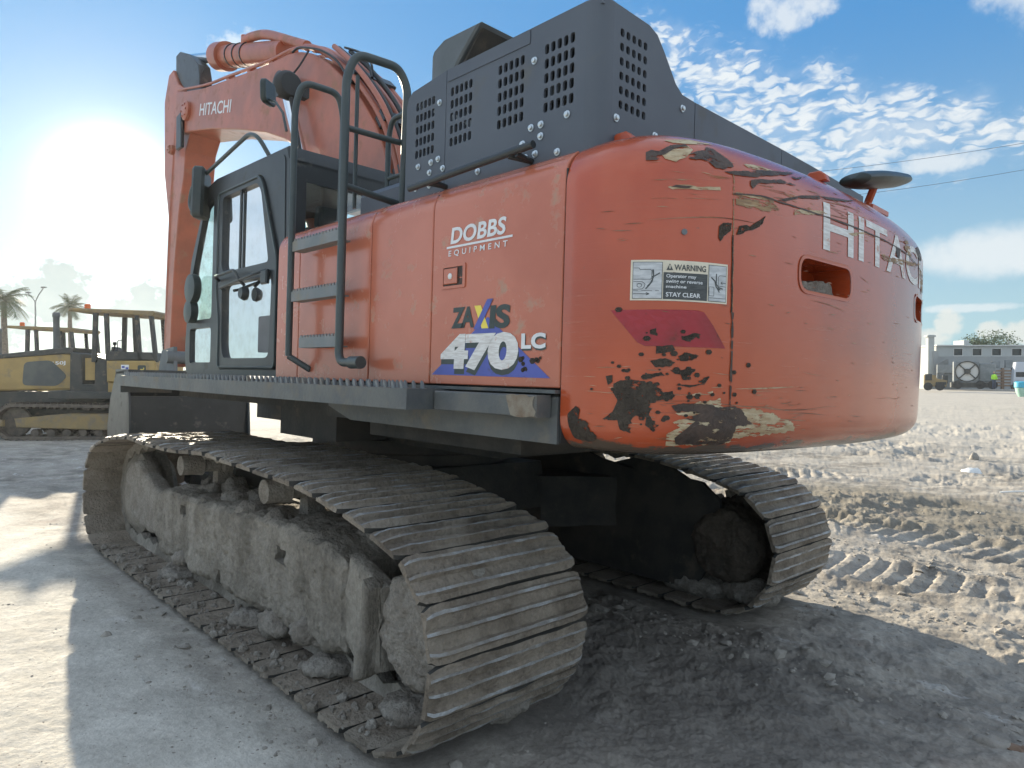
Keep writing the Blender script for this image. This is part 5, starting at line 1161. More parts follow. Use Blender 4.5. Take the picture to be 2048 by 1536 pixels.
# bucket hanging at the arm end, open side towards the machine
BK = empty('bucket', parent=EX)
bp = [(5.25, .10), (5.5, .04), (5.95, .10), (6.32, .42), (6.38, .85), (6.25, 1.25), (6.0, 1.62), (5.45, 1.66), (5.35, 1.2), (5.28, .6)]
mb = MB(); 
for y in (-.80, .82): mb.prism(bp, y, y + .03, 'y')
shell = bp[:7]; inn = [(x - .04, z + .03) for x, z in shell]
mb.prism(shell + inn[::-1], -.8, .85, 'y'); mb.box((5.4, -.8, 1.60), (6.02, .85, 1.66)); mb.box((5.38, -.8, .2), (5.42, .85, 1.3)); mb.build('bucket_shell', 'black_paint', BK, 30)
mb = MB()
for k in range(6): y = -.74 + k * .305; mb.prism([(5.27, .06), (5.27, .16), (5.02, .10), (5.0, .07)], y, y + .09, 'y')
mb.build('bucket_tooth', 'worn_crest', BK)
mb = MB()
for y in (-.27, .22): mb.prism([(5.4, 1.6), (6.1, 1.6), (5.95, 1.95), (5.45, 2.0)], y, y + .05, 'y')
mb.lathe([(.02, -.35), (.09, -.35), (.09, .35), (.02, .35)], (5.5, 0, 1.85), 'y', 16); mb.build('bucket_ear', 'machine_gray', BK, 30)
# ------------------------------------------------------------------ the rest of the yard
def place(o, u, depth, rz=0., z=None):
    p = atw(u, depth); p.z = gz(p.x, p.y) if z is None else z; o.location = p
    o.rotation_euler = (0, 0, math.atan2(RW.y, RW.x) + rz); return o
# dozer, local x to the right in the picture, y away, z up
def dozer(detail=True):
    D = empty('bulldozer')
    mb = MB(); mb.prism([(-2.0, 1.18), (.08, 1.22), (.08, 2.08), (-.2, 2.13), (-2.0, 1.98)], .55, 1.55, 'y', .03); mb.build('hood', 'yellow_paint', D, 30)
    mb = MB(); mb.prism([(-2.02, 1.96), (.10, 2.12), (.12, 2.26), (-.1, 2.27), (-2.02, 2.06)], .52, 1.58, 'y', .02); mb.prism([(-2.1, 1.1), (-2.02, 1.1), (-2.02, 2.0), (-2.1, 1.95)], .6, 1.5, 'y'); mb.box((-2.3, .5, .9), (-1.9, 1.6, 1.25)); mb.build('hood_top', 'dozer_black', D, 30)
    mb = MB(); mb.prism(fillet2([(-1.15, 1.32), (-.3, 1.30), (-.05, 1.55), (-.45, 1.95), (-1.1, 1.9)], .12), .538, .548, 'y'); mb.build('side_grille', 'dozer_green', D)
    mb = MB(); mb.prism([(.10, 1.1), (1.05, 1.1), (1.05, 1.95), (.72, 2.05), (.70, 1.35), (.42, 1.35), (.40, 2.1), (.12, 2.15)], .35, 1.75, 'y', .02); mb.build('cab_base', 'dozer_black', D, 30)
    mb = MB(); mb.prism([(1.06, 1.40), (2.18, 1.36), (2.26, 1.86), (2.2, 1.93), (1.06, 1.93)], .22, 1.88, 'y', .03); mb.prism([(1.5, 1.0), (2.2, 1.0), (2.2, 1.36), (1.06, 1.40), (1.06, 1.1)], .3, 1.8, 'y'); mb.box((.46, .40, 1.45), (.72, .5, 2.0)); mb.build('fuel_tank', 'yellow_paint', D, 30)
    mb = MB(); mb.prism([(1.05, 1.94), (2.2, 1.94), (2.1, 2.14), (1.1, 2.17)], .3, 1.8, 'y', .02); mb.prism([(.55, 1.5), (.9, 1.5), (.95, 2.2), (.88, 2.3), (.8, 1.8), (.55, 1.8)], .8, 1.3, 'y', .03); mb.build('seat', 'dozer_black', D, 30)
    mb = MB(); mb.prism([(.12, 3.16), (2.16, 3.04), (2.22, 3.12), (2.18, 3.17), (.15, 3.24)], .28, 1.82, 'y', .02); mb.build('canopy_roof', 'yellow_frame', D, 30)
    for (x0, x1, w) in ((.66, .70, .11), (1.0, .96, .10), (1.78, 1.70, .09), (2.16, 2.04, .10)):
        for y in (.30, 1.72): mb = MB(); mb.prism([(x0, 1.9), (x0 + w, 1.9), (x1 + w, 3.12), (x1, 3.12)], y, y + .09, 'y', .01); mb.build('canopy_post', 'dozer_black', D, 30)
    mb = MB(); mb.lathe([(.05, 0), (.07, .02), (.07, .12), (.05, .14)], (.42, .6, 3.22), 'z', 14); mb.build('beacon', 'amber', D, 40)
    mb = MB(); mb.lathe([(.075, 0), (.075, .85), (.09, .87), (.09, .93), (.075, .98)], (-.58, 1.0, 2.2), 'z', 16); mb.build('exhaust_stack', 'machine_gray', D, 40)
    mb = MB()
    for z in np.linspace(2.25, 2.9, 9): mb.tube([(1.84, 1.6, z), (2.06, 1.0, z)], .008, 5)
    mb.tube([(.9, .9, 2.0), (.95, .85, 2.35)], .02, 6); mb.lathe([(.02, 0), (.05, .03), (.04, .09)], (.95, .85, 2.33), 'z', 10); mb.tube(fillet3([(1.2, .5, 2.1), (1.2, .5, 2.45), (1.32, .5, 2.45), (1.32, .5, 2.1)], .05), .012, 6); mb.build('lever', 'dozer_black', D, 40)
    for y0 in (0., 1.65):
        TRK = empty('track', parent=D)
        lp = []
        for a in np.linspace(90, 270, 14): lp.append((-1.05 + .44 * math.cos(math.radians(a)), .44 + .44 * math.sin(math.radians(a))))
        for a in np.linspace(-90, 90, 14): lp.append((1.75 + .42 * math.cos(math.radians(a)), .42 + .42 * math.sin(math.radians(a))))
        mb = MB(); mb.plate(lp, [inset2(lp, .075)], y0, y0 + .48); mb.build('belt', 'track_iron', TRK, 30)
        mb = MB(); n = len(lp)
        for i in range(n):
            a, b = V(lp[i]), V(lp[(i + 1) % n]); L_ = (b - a).length; k = max(1, int(L_ / .16)); t = (b - a).normalized(); nn = V((t.y, -t.x))
            if nn.dot((a + b) / 2 - V((.3, .43))) < 0: nn = -nn
            for j in range(k):
                c = a.lerp(b, (j + .5) / k); mb.prism([(c.x - t.x * .012, c.y - t.y * .012), (c.x + t.x * .012, c.y + t.y * .012), (c.x + t.x * .012 + nn.x * .035, c.y + t.y * .012 + nn.y * .035), (c.x - t.x * .012 + nn.x * .035, c.y - t.y * .012 + nn.y * .035)], y0, y0 + .48, 'y')
                c2 = c - nn * .1; mb.prism(roundrect(c2.x, c2.y, .07, .05, .02, 2), y0 + .16, y0 + .32, 'y')
        mb.build('grouser', 'track_iron', TRK)
        mb = MB(); mb.lathe([(.05, -.06), (.34, -.05), (.36, 0), (.34, .05), (.05, .06)], (-1.05, y0 + .2, .44), 'y', 28); mb.build('wheel', 'track_iron', TRK, 40); mb = MB(); mb.lathe([(.05, -.06), (.33, -.05), (.33, .05), (.05, .06)], (1.75, y0 + .2, .42), 'y', 21); mb.build('wheel', 'track_iron', TRK, 40)
        mb = MB(); mb.prism([(-1.0, .30), (1.3, .22), (1.5, .40), (1.4, .62), (.2, .64), (-1.05, .52)], y0 + .06, y0 + .4, 'y', .02); mb.build('track_frame', 'yellow_frame', TRK, 30)
        for x in np.linspace(-.6, 1.3, 6): mb = MB(); mb.lathe([(.03, -.1), (.1, -.08), (.1, .08), (.03, .1)], (x, y0 + .2, .16), 'y', 14); mb.build('roller', 'track_iron', TRK, 40)
        mb = MB(); mb.lathe([(.03, -.1), (.09, -.08), (.09, .08), (.03, .1)], (.7, y0 + .12, .80), 'y', 14); mb.build('roller', 'track_iron', TRK, 40)
    mb = MB(); mb.prism([(-2.9, .28), (-1.2, .34), (-1.2, .5), (-2.9, .46)], -.12, -.02, 'y', .01); mb.prism([(-2.9, .28), (-1.2, .34), (-1.2, .5), (-2.9, .46)], 2.15, 2.25, 'y', .01); mb.tube([(-1.7, .3, 1.5), (-2.8, .35, .85)], .05, 10); mb.build('push_arm', 'yellow_frame', D, 30)
    mb = MB(); bl = [(-2.85, .02), (-2.95, .25), (-3.0, .6), (-2.9, .95), (-2.8, 1.05)]; mb.prism(bl + [(x + .05, z) for x, z in bl[::-1]], -.5, 2.65, 'y'); mb.build('blade', 'yellow_paint', D, 30)
    mb = MB(); mb.prism([(-.2, 1.0), (2.2, 1.0), (2.2, 1.12), (-.2, 1.2)], .0, 2.13, 'y', .01); mb.box((-1.9, .6, .5), (2.1, 1.5, 1.15)); mb.build('fender', 'dozer_black', D, 30)
    return D
DA = dozer(); tag(DA, 'near yellow bulldozer with black hood top and canopy, numbered 650J, behind the excavator bucket', 'bulldozer', 'yellow bulldozers parked at the left')
DB = copy_tree(DA); tag(DB, 'further yellow bulldozer at the left edge, its canopy showing behind the near dozer hood', 'bulldozer')
place(DA, 113, 16.8, .05); DA.location.z = CW.z - (880 - 750) / FOC * 16.8
place(DB, -8, 21.5, .04); DB.location.z = CW.z - (858 - 750) / FOC * 21.5
def on_side(x0, z0, y=.545, sl=.06): return lambda a, b: V((x0 + a, y, z0 + b + sl * a))
vs, fs = text2d('650J', .36, .11, .02); decal(vs, fs, on_side(-.46, 1.80), 'model_number', 'white_decal', DA)
vs, fs = poly2(roundrect(.10, .10, .20, .20, .04)); decal(vs, fs, on_side(1.82, 1.62, .212, 0), 'badge', 'dark_decal', DA)
vs, fs = poly2([(0, .03), (.03, .045), (.05, .06), (.10, .055), (.115, .08), (.105, .10), (.12, .085), (.135, .10), (.125, .075), (.14, .065), (.12, .055), (.125, .04), (.15, .035), (.10, .03), (.06, .04), (.03, .015), (.0, .015)]); decal(vs, fs, on_side(1.845, 1.665, .209, 0), 'leaping_deer', 'yellow_decal', DA)
vs, fs = poly2([(0, 0), (.19, 0), (.19, .13), (0, .13)]); decal(vs, fs, on_side(1.42, 1.70, .213, 0), 'sticker', 'white_decal', DA)
vs, fs = poly2([(0, 0), (.07, 0), (.07, .05), (0, .05)]); decal(vs, fs, on_side(1.44, 1.75, .210, 0), 'sticker', 'blue_decal', DA); decal(vs, fs, on_side(1.53, 1.72, .210, 0), 'sticker', 'blue_decal', DA)
# low red machine half hidden behind the arm
RMx = empty('compact_loader'); tag(RMx, 'small dark loader with a round red tank, half hidden behind the excavator arm', 'loader')
mb = MB(); mb.prism([(-.9, .5), (1.0, .5), (1.05, 1.3), (.6, 1.75), (-.2, 1.6), (-.8, 1.1)], 0, 1.3, 'y', .05); mb.build('body', 'dozer_black', RMx, 30)
mb = MB(); mb.lathe([(.05, -.3), (.2, -.28), (.22, 0), (.2, .28), (.05, .3)], (-.15, .4, 2.0), 'x', 20); mb.build('tank', 'red_hull', RMx, 50)
mb = MB(); mb.tube(smooth_path([(-1.5, .3, 1.45), (-1.1, .3, 1.75), (-.6, .3, 1.85), (-.2, .3, 1.7), (.3, .3, 1.6)]), .07, 10); mb.tube(smooth_path([(-1.2, .5, 1.6), (-.9, .5, 1.9), (-.5, .5, 1.95), (-.4, .5, 1.7)]), .03, 8); mb.build('hose', 'hose', RMx, 50)
for x in (-.6, .7):
    mb = MB(); mb.lathe([(.1, 0), (.3, .02), (.42, .06), (.45, .14), (.42, .24), (.1, .3)], (x, -.3, .45), 'y', 24); mb.build('wheel', 'rubber', RMx, 40)
place(RMx, 322, 19.0, .1); RMx.location.z = CW.z - (868 - 750) / FOC * 19

# street lamp and palms beyond the yard
SL = empty('street_lamp'); tag(SL, 'thin metal street lamp with two angled heads, rising behind the bulldozers', 'street lamp')
mb = MB(); mb.tube([(0, 0, 0), (0, 0, 8.1)], .11, 10, True, .06); mb.build('pole', 'galvanised', SL, 50)
for (dx, dz) in ((-.62, .75), (.72, 1.2)):
    mb = MB(); mb.tube([(0, 0, 8.0), (dx * .4, 0, 8.0 + dz * .5), (dx, 0, 8.0 + dz)], .045, 8); mb.build('arm', 'galvanised', SL, 50)
    mb = MB(); mb.prism([(dx - .22, 8.0 + dz), (dx + .26, 8.03 + dz), (dx + .2, 8.12 + dz), (dx - .15, 8.12 + dz)], -.1, .1, 'y', .02); mb.build('lamp_head', 'machine_gray', SL, 40)
place(SL, 72, 60, 0, 0)
def palm(u, depth, vtop, seed, label, R_=2.0):
    P = empty('palm_tree'); tag(P, label, 'palm tree'); r = random.Random(seed)
    H = CW.z - (vtop - 750) / FOC * depth - R_ * .35
    mb = MB(); mb.tube(smooth_path([(0, 0, 0), (.1, 0, H * .4), (.0, .05, H * .8), (.05, 0, H)], 4), .2, 9, True, .13); mb.rough(.02, 4); mb.build('trunk', 'palm_trunk', P, 60)
    mb = MB()
    for k in range(26):
        a = r.uniform(0, 2 * PI); e0 = r.uniform(-.5, 1.3); L_ = R_ * r.uniform(.8, 1.15); pts = []; p = V((.05, 0, H)); d_ = V((math.cos(a) * math.cos(e0), math.sin(a) * math.cos(e0), math.sin(e0)))
        for j in range(12): pts.append(p.copy()); p = p + d_ * L_ / 11; d_ = (d_ + V((0, 0, -.13))).normalized()
        mb.tube(pts, .022, 4, True, .006)
        for j in range(1, 11):
            t = (pts[j + 1] - pts[j - 1]).normalized(); sd_ = t.cross(V((0, 0, 1)))
            if sd_.length < .05: continue
            sd_.normalize(); ll = L_ * .30 * math.sin(PI * min(1, (j + 1.5) / 12)) ** .6
            for s in (-1, 1):
                for q in (0, .5):
                    b = pts[j].lerp(pts[j + 1], q); tip = b + sd_ * s * ll * r.uniform(.8, 1.1) + t * ll * .55 + V((0, 0, -ll * r.uniform(.25, .6))); w = t * .022
                    mb.quad(b - w, b + w, tip + w * .2, tip - w * .2)
    mb.build('crown', 'palm_leaf', P)
    place(P, u, depth, 0, 0)
palm(8, 42, 583, 3, 'taller palm tree with drooping fronds above the further bulldozer', 1.6)
palm(140, 55, 604, 4, 'small palm tree peeping over the near dozer canopy', 1.35)
# far bushes at the horizon on the left and behind the building
def tree(u, depth, h, w, seed, label, z0=0., name='tree'):
    P = empty(name); tag(P, label, 'tree'); r = random.Random(seed)
    mb = MB(); mb.tube([(0, 0, 0), (.05, 0, h * .5), (0, .05, h * .8)], .16, 8, True, .06)
    for k in range(7): a = r.uniform(0, 6.28); mb.tube([(0, 0, h * r.uniform(.35, .6)), (math.cos(a) * w * .25, math.sin(a) * w * .25, h * .7), (math.cos(a) * w * .4, math.sin(a) * w * .4, h * .85)], .05, 5, True, .02)
    mb.build('trunk', 'palm_trunk', P, 50)
    mb = MB(); lobes = [(r.uniform(-.4, .4) * w, r.uniform(-.4, .4) * w, h * r.uniform(.62, .92), w * r.uniform(.14, .28)) for _ in range(14)]
    for (x, y, z, rad) in lobes:
        for _ in range(420):
            dv = V((r.gauss(0, 1), r.gauss(0, 1), r.gauss(0, .8))).normalized() * rad * r.uniform(.5, 1.1); c = V((x, y, z)) + dv
            a = V((r.uniform(-1, 1), r.uniform(-1, 1), r.uniform(-1, 1))).normalized() * .17; b = a.orthogonal().normalized() * .11
            mb.quad(c - a, c - b, c + a, c + b)
    mb.build('crown', 'leaf', P); place(P, u, depth, 0, z0); return P
tree(1966, 105, 7.0, 7.5, 11, 'bushy green tree crown showing over the building roof behind the roof unit')
# long low building across the yard
BD = empty('industrial_building'); tag(BD, 'long pale industrial building with small dark square windows under a white roof edge', 'building')
DP = 82.; k_ = DP / FOC
def bx(u): return (u - 1934) * k_
def bzz(v): return CW.z - (v - 750) * k_
mb = MB(); x0, x1 = bx(1872), bx(2400)
wins = [(1906.7, 1924.7), (1944, 1963), (1983, 2002), (2023, 2043), (2063, 2083), (2103, 2123), (2143, 2163)]
wl = [[(bx(a), bzz(712)), (bx(b), bzz(712)), (bx(b), bzz(697)), (bx(a), bzz(697))] for a, b in wins]
mb.plate([(x0, bzz(713)), (x1, bzz(713)), (x1, bzz(692)), (x0, bzz(692))], [l for l in [[(a[0][0], a[0][1] + .06), (a[1][0], a[1][1] + .06), (a[2][0], a[2][1]), (a[3][0], a[3][1])] for a in wl]], 0, .25); mb.box((x0, .25, -.2), (x1, 14, bzz(693))); mb.build('upper_wall', 'wall_paint', BD)
mb = MB(); mb.box((x0, -.02, -.3), (x1, .24, bzz(713.1))); mb.build('lower_wall', 'wall_band', BD)
mb = MB(); mb.box((x0 - .1, -.25, bzz(692.2)), (x1, 14.2, bzz(690))); mb.build('roof_edge', 'roof_white', BD)
for a, b in wins:
    w = MB(); w.box((bx(a), .14, bzz(712)), (bx(b), .16, bzz(697))); wo_ = w.build('window', 'window_dark', BD)
    w = MB(); w.plate([(bx(a) - .04, bzz(712) - .04), (bx(b) + .04, bzz(712) - .04), (bx(b) + .04, bzz(697) + .04), (bx(a) - .04, bzz(697) + .04)], [[(bx(a) + .03, bzz(712) + .07), (bx(b) - .03, bzz(712) + .07), (bx(b) - .03, bzz(697) - .03), (bx(a) + .03, bzz(697) - .03)]], -.03, .0); w.build('frame', 'roof_white', wo_)
mb = MB(); mb.box((bx(1853), -.3, -.3), (bx(1865), .2, bzz(670))); mb.box((bx(1850), -.4, bzz(674)), (bx(1867), .3, bzz(671))); mb.build('tower', 'wall_paint', BD)
mb = MB(); mb.box((bx(1862), -.4, -.3), (bx(1871.8), .1, bzz(702))); mb.build('annex', 'wall_band', BD)
mb = MB(); mb.box((bx(1960), 3, bzz(692)), (bx(1971), 5, bzz(678))); mb.build('roof_unit', 'wall_paint', BD); mb = MB(); mb.tube([(bx(2028), 1, bzz(691)), (bx(2028), 1, bzz(679))], .05, 6); mb.tube([(bx(2028), 1, bzz(684)), (bx(2036), 1, bzz(685))], .04, 6); mb.build('vent_pipe', 'machine_gray', BD)
place(BD, 1934, DP, 0, 0)
# things standing in front of it
def yard(name, label, cat, u, depth, parts, vbase=None, group=None):
    P = empty(name); tag(P, label, cat, group); k = depth / FOC
    for nm, mt_, fn in parts: mb = MB(); fn(mb, lambda du: du * k, lambda dv: dv * k); mb.build(nm, mt_, P, 35)
    place(P, u, depth, -.52)
    if vbase: P.location.z = CW.z - (vbase - 750) * k
    return P
def f_frame(mb, X, Z):
    mb.box((X(-24), 0, Z(0)), (X(18), 2.2, Z(9)), .02); mb.box((X(-28), .2, Z(9)), (X(-18), 1.5, Z(13)))
def fan_ring(mb, X, Z):
    R_ = X(19.5); o = [(R_ * 1.08 * math.cos(a), Z(35) + R_ * 1.08 * math.sin(a)) for a in np.linspace(0, 2 * PI, 33)[:-1]]; i = [(R_ * math.cos(a), Z(35) + R_ * math.sin(a)) for a in np.linspace(0, 2 * PI, 33)[:-1]]; mb.plate(o, [i], -.3, 0)
    for a in (PI / 4, 3 * PI / 4): dx, dz = math.cos(a) * R_, math.sin(a) * R_; mb.tube([(-dx, -.2, Z(35) - dz), (dx, -.2, Z(35) + dz)], .06, 6)
    mb.tube([(-X(6), -.22, Z(39)), (X(6), -.22, Z(39))], .06, 6); mb.lathe([(.3, -.1), (.3, .1), (.1, .15)], (0, -.25, Z(35)), 'y', 16)
yard('blower_trailer', 'large round fan in a square housing on a dark trailer in front of the building', 'fan trailer', 1934, 74, [
    ('housing', 'galvanised', lambda mb, X, Z: (mb.box((X(-23), .0, Z(15)), (X(20), 1.6, Z(55)), .03), mb.box((X(20.5), .3, Z(14)), (X(48), 2.2, Z(51)), .05))),
    ('fan_ring', 'dozer_black', fan_ring), ('disc', 'roof_white', lambda mb, X, Z: mb.lathe([(X(18.8), 0), (X(18.8), .02), (.1, .04)], (0, -.12, Z(35)), 'y', 30)),
    ('chassis', 'dozer_black', lambda mb, X, Z: (mb.box((X(-27), -.2, Z(3)), (X(48), 2.2, Z(13)), .03),)),
    ('wheel', 'rubber', lambda mb, X, Z: [mb.lathe([(.1, 0), (.45, .03), (.45, .25), (.1, .28)], (X(x), -.35, .45), 'y', 18) for x in (-16, 22, 42)])], 778)
yard('utility_box', 'grey metal container beside the round fan, with a slanted lid', 'container', 1894, 79, [
    ('body', 'galvanised', lambda mb, X, Z: (mb.box((X(-17), 0, Z(31)), (X(19), 2, Z(48)), .03),)), ('lid', 'machine_gray', lambda mb, X, Z: mb.prism([(X(-18), Z(48)), (X(2), Z(48)), (X(2), Z(58)), (X(-2), Z(58))], 0, 2)),
    ('stand', 'machine_gray', lambda mb, X, Z: (mb.box((X(-3), .2, 0), (X(18), 1.8, Z(31))), mb.box((X(-17), .2, 0), (X(-13), 1.8, Z(31)))))], 777)
yard('wheel_loader', 'low dark yellow loader parked at the counterweight edge by the building', 'loader', 1862, 68, [
    ('body', 'yellow_frame', lambda mb, X, Z: (mb.prism([(X(-12), Z(8)), (X(26), Z(8)), (X(28), Z(20)), (X(10), Z(24)), (X(8), Z(31)), (X(-12), Z(31))], 0, 1.8, 'y', .03),)), ('cab', 'dozer_black', lambda mb, X, Z: (mb.box((X(-10), -.02, Z(20)), (X(2), 1.6, Z(33)), .03), mb.box((X(8), -.05, Z(12)), (X(26), .1, Z(17))), mb.box((X(20), .1, Z(14)), (X(29), 1.9, Z(30))))),
    ('wheel', 'rubber', lambda mb, X, Z: [mb.lathe([(.15, 0), (X(8), .04), (X(8), .4), (.15, .44)], (X(x), -.25, X(8)), 'y', 20) for x in (-5, 15)])], 781)
def stack(mb, X, Z):
    for i in range(6): mb.box((X(-19), 0, Z(5 + i * 6)), (X(19), 1.4, Z(8 + i * 6)))
    for i in range(3): mb.box((X(-18 + i * 17), .1, Z(0)), (X(-14 + i * 17), 1.3, Z(42)))
yard('pallet_stack', 'stack of dark timber beams between the fan trailer and the white truck', 'timber stack', 2005, 76, [('beam', 'timber', stack), ('crate', 'galvanised', lambda mb, X, Z: (mb.box((X(-17), .1, Z(42)), (X(-4), 1.2, Z(56)), .02), mb.box((X(5), .1, Z(42)), (X(17), 1.2, Z(58)), .02)))], 778)
yard('truck', 'front of a white truck at the right edge of the picture', 'truck', 2044, 70, [
    ('cab', 'truck_white', lambda mb, X, Z: (mb.prism([(X(-14), Z(10)), (X(16), Z(10)), (X(16), Z(56)), (X(-10), Z(56)), (X(-13), Z(36))], 0, 2.2, 'y', .05),)), ('windscreen', 'window_dark', lambda mb, X, Z: mb.box((X(-10), -.02, Z(26)), (X(14), .02, Z(36)))),
    ('bumper', 'dozer_black', lambda mb, X, Z: mb.box((X(-14), -.1, Z(4)), (X(18), 2.2, Z(10)))), ('wheel', 'rubber', lambda mb, X, Z: [mb.lathe([(.1, 0), (.45, .03), (.45, .28), (.1, .3)], (X(x), -.3, .45), 'y', 18) for x in (-7, 12)])], 780)
# yard worker in a lime top, far off
W = empty('person'); tag(W, 'distant person in a lime green hi-vis top standing by the timber stack', 'person')
me = bpy.data.meshes.new('body'); vv = [(0, 0, .95), (0, 0, 1.2), (0, 0, 1.42), (0, 0, 1.52), (0, 0, 1.66), (.1, 0, .9), (.11, -.02, .5), (.12, 0, .08), (.13, -.12, .04), (-.1, 0, .9), (-.11, -.04, .5), (-.12, 0, .08), (-.13, -.12, .04), (.2, 0, 1.4), (.25, -.03, 1.13), (.24, -.12, .9), (-.2, 0, 1.4), (-.25, -.03, 1.13), (-.24, -.14, .9)]
ed = [(0, 1), (1, 2), (2, 3), (3, 4), (0, 5), (5, 6), (6, 7), (7, 8), (0, 9), (9, 10), (10, 11), (11, 12), (2, 13), (13, 14), (14, 15), (2, 16), (16, 17), (17, 18)]
me.from_pydata(vv, ed, []); bo_ = bpy.data.objects.new('body', me); sc.collection.objects.link(bo_); bo_.parent = W
bo_.modifiers.new('s', 'SKIN'); rads = [.15, .14, .15, .06, .1, .09, .07, .05, .045, .09, .07, .05, .045, .06, .045, .035, .06, .045, .035]
for i, r_ in enumerate(rads): me.skin_vertices[0].data[i].radius = (r_, r_ * .9)
bo_.modifiers.new('u', 'SUBSURF').levels = 1; me.materials.append(M['denim'])
mb = MB(); mb.lathe([(.14, .0), (.19, .1), (.2, .35), (.19, .5), (.08, .58)], (0, 0, .92), 'z', 14)
for s in (-1, 1): mb.tube([(s * .17, 0, 1.43), (s * .26, -.03, 1.15), (s * .25, -.1, .95)], .065, 8)
mb.build('hi_vis_top', 'hi_vis', W, 50); mb = MB(); mb.lathe([(.03, -.12), (.08, -.08), (.095, 0), (.08, .08), (.03, .12)], (0, 0, 1.66), 'z', 12); mb.build('head', 'skin', W, 60)
place(W, 1988, 72); W.location.z = CW.z - (777 - 750) / FOC * 72
# cyan tub on a stake near the right edge
C_ = empty('wash_tub'); tag(C_, 'cyan topped translucent green tub on a thin stake at the right edge', 'tub')
mb = MB(); mb.lathe([(.34, 0), (.36, .02), (.36, .26), (.30, .30), (.05, .31)], (0, 0, 1.10), 'z', 20); mb.build('lid', 'cyan_plastic', C_, 40)
mb = MB(); mb.lathe([(.18, 0), (.28, .2), (.33, .44)], (0, 0, .65), 'z', 20); mb.build('tub', 'pale_green_plastic', C_, 40)
mb = MB(); mb.tube([(.03, -.36, -.1), (.03, -.36, .95)], .02, 6); mb.build('stake', 'timber', C_, 40)
place(C_, 2046, 34); C_.location.z = CW.z - (820 - 750) / FOC * 34
# overhead lines
for i, (p, q) in enumerate((((1500, 357), (2300, 241)), ((1560, 406), (2300, 291)))):
    a, b = atw(p[0], 32, p[1]), atw(q[0], 26, q[1]); pts = [a.lerp(b, t) - V((0, 0, .25 * 4 * t * (1 - t))) for t in np.linspace(0, 1, 14)]
    mb = MB(); mb.tube(pts, .009, 6); o = mb.build('power_line', 'wire', None, 60); tag(o, ('upper' if i == 0 else 'lower') + ' thin power line crossing the sky at the right', 'power line', 'overhead wires')
# litter and stones
def thing_at(name, label, cat, u, v, mt_, fn, group=None):
    d_ = (T3 @ ray(u, v)); t = (CW.z - .0) / -d_.z; p = CW + d_ * t; mb = MB(); fn(mb); o = mb.build(name, mt_, None, 50, (p.x, p.y, gz(p.x, p.y))); tag(o, label, cat, group); return o
def blobf(r_, sx, sy, sz_, seed): 
    def f(mb):
        mb.lathe([(r_ * math.sin(a), -r_ * math.cos(a)) for a in np.linspace(.1, PI - .1, 9)], (0, 0, 0), 'z', 14); mb.bm.transform(Matrix.Diagonal((sx, sy, sz_, 1))); mb.rough(r_ * .35, 2.2 / r_, seed); 
    return f
thing_at('plastic_bag', 'crumpled white plastic bag lying on the churned ground beyond the far track', 'plastic bag', 1945, 932, 'plastic_white', blobf(.13, 1.2, 1, .7, 3))
thing_at('clod', 'brown clod standing up beside the white plastic bag', 'clod', 1948, 912, 'rock', blobf(.12, .7, .7, 1.2, 8))
thing_at('rock', 'pale flat stone at the lower right corner of the yard', 'rock', 1985, 1478, 'rock', blobf(.05, 1.7, 1.0, .6, 5), 'stones at the lower right')
thing_at('rock', 'brown stone at the right edge next to the pale flat stone', 'rock', 2040, 1494, 'timber', blobf(.04, 1.6, 1, .5, 6), 'stones at the lower right')
p = [V((0, 0, .02)), V((.25, -.1, .05)), V((.6, -.1, .02)), V((.95, -.3, .03)), V((1.4, -.35, .02))]
thing_at('cable', 'loose white cable lying on the mud near the right edge', 'cable', 2000, 978, 'plastic_white', lambda mb: mb.tube(smooth_path([RW * q.x + FW * q.y + V((0, 0, q.z)) for q in p]), .012, 6))
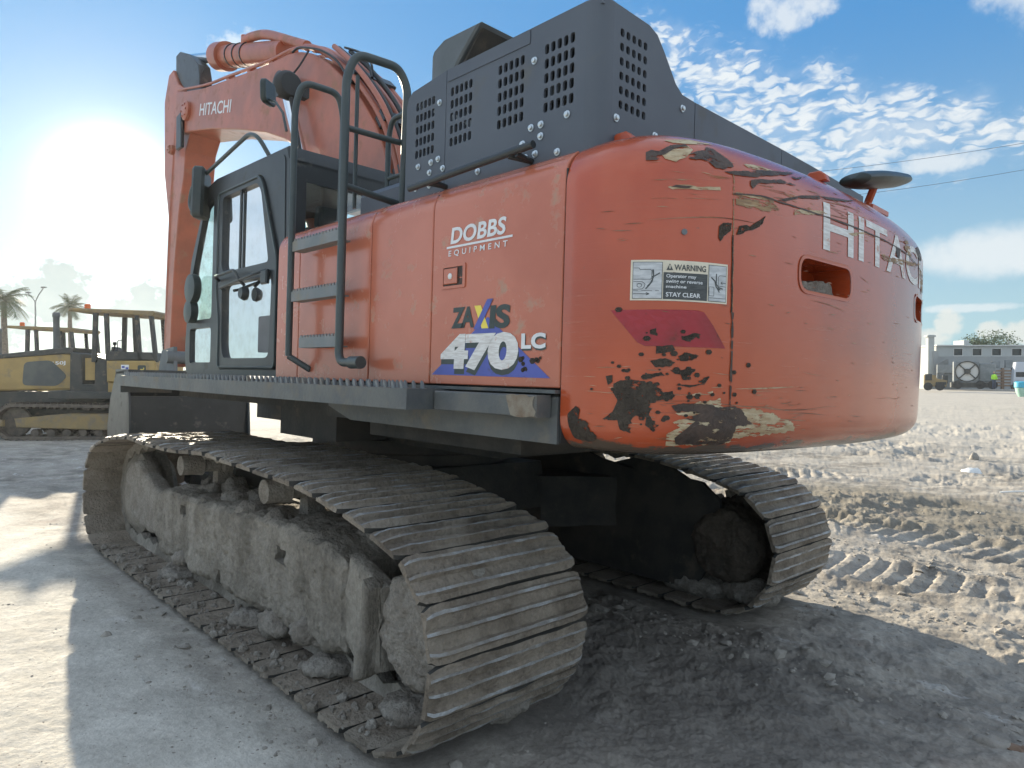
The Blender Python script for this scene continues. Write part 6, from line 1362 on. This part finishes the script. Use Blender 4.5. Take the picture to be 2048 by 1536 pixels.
# loose clods: uncountable, one object
mb = MB(); r = random.Random(3)
base_ = []
for s_ in range(5):
    t = MB(); bmesh.ops.create_icosphere(t.bm, subdivisions=1, radius=1.); t.rough(.5, 1.2, s_ * 3); base_.append(([v.co.copy() for v in t.bm.verts], [tuple(v.index for v in f.verts) for f in t.bm.faces])); t.bm.free()
for i in range(5200):
    if i % 4: x, y = r.uniform(-5.2, 4), r.uniform(-7.5, 2.0)
    else: x, y = r.gauss(-2.5, 1.6), r.choice((-2.2, -.6, 2.05, -3.9)) + r.gauss(0, .15)
    if abs(x) < 2.6 and .95 < abs(y) < 1.92: continue
    if (V((x, y, 0)) - V((CW.x, CW.y, 0))).length < 1.2: continue
    if noise.noise(V((x * .7, y * .7, 3))) < -.05 and i % 4: continue
    s_ = min(.045, .007 * r.paretovariate(2.0)); vs, fs = base_[i % 5]; a = r.uniform(0, 6.28); ca, sa = math.cos(a), math.sin(a); z = gz(x, y)
    mb.merge([(x + (v.x * ca - v.y * sa) * s_, y + (v.x * sa + v.y * ca) * s_, z + v.z * s_ * .6) for v in vs], fs)
o = mb.build('soil_clods', 'rock', None); o['kind'] = 'stuff'; o['label'] = 'loose soil clods'
# crumbs of mud lying on the slab left of the near track
mb = MB()
for i in range(320):
    x = r.uniform(-4.5, 4); y = 1.95 + abs(r.gauss(0, .5)); 
    if (V((x, y, 0)) - V((CW.x, CW.y, 0))).length < .9: continue
    s_ = min(.011, .003 * r.paretovariate(2.4)); vs, fs = base_[i % 5]; z = gz(x, y); mb.merge([(x + v.x * s_, y + v.y * s_, z + v.z * s_ * .5) for v in vs], fs)
o = mb.build('mud_crumbs', 'dried_mud', None); o['kind'] = 'stuff'; o['label'] = 'dark mud crumbs'
# ------------------------------------------------------------------ haze added to stand in for the veil of sun glare
hm = bpy.data.materials.new('haze'); hm.use_nodes = True; hm.node_tree.nodes.clear()
hv = hm.node_tree.nodes.new('ShaderNodeVolumePrincipled'); hv.inputs['Color'].default_value = (.9, .95, 1, 1); hv.inputs['Density'].default_value = .00045; hv.inputs['Anisotropy'].default_value = .5
ho = hm.node_tree.nodes.new('ShaderNodeOutputMaterial'); hm.node_tree.links.new(hv.outputs[0], ho.inputs['Volume'])
mb = MB(); mb.box((-60, -150, -2), (140, 70, 14)); M['haze'] = hm; o = mb.build('haze', 'haze'); o['kind'] = 'stuff'; o['label'] = 'thin haze added for the veil of sun glare'
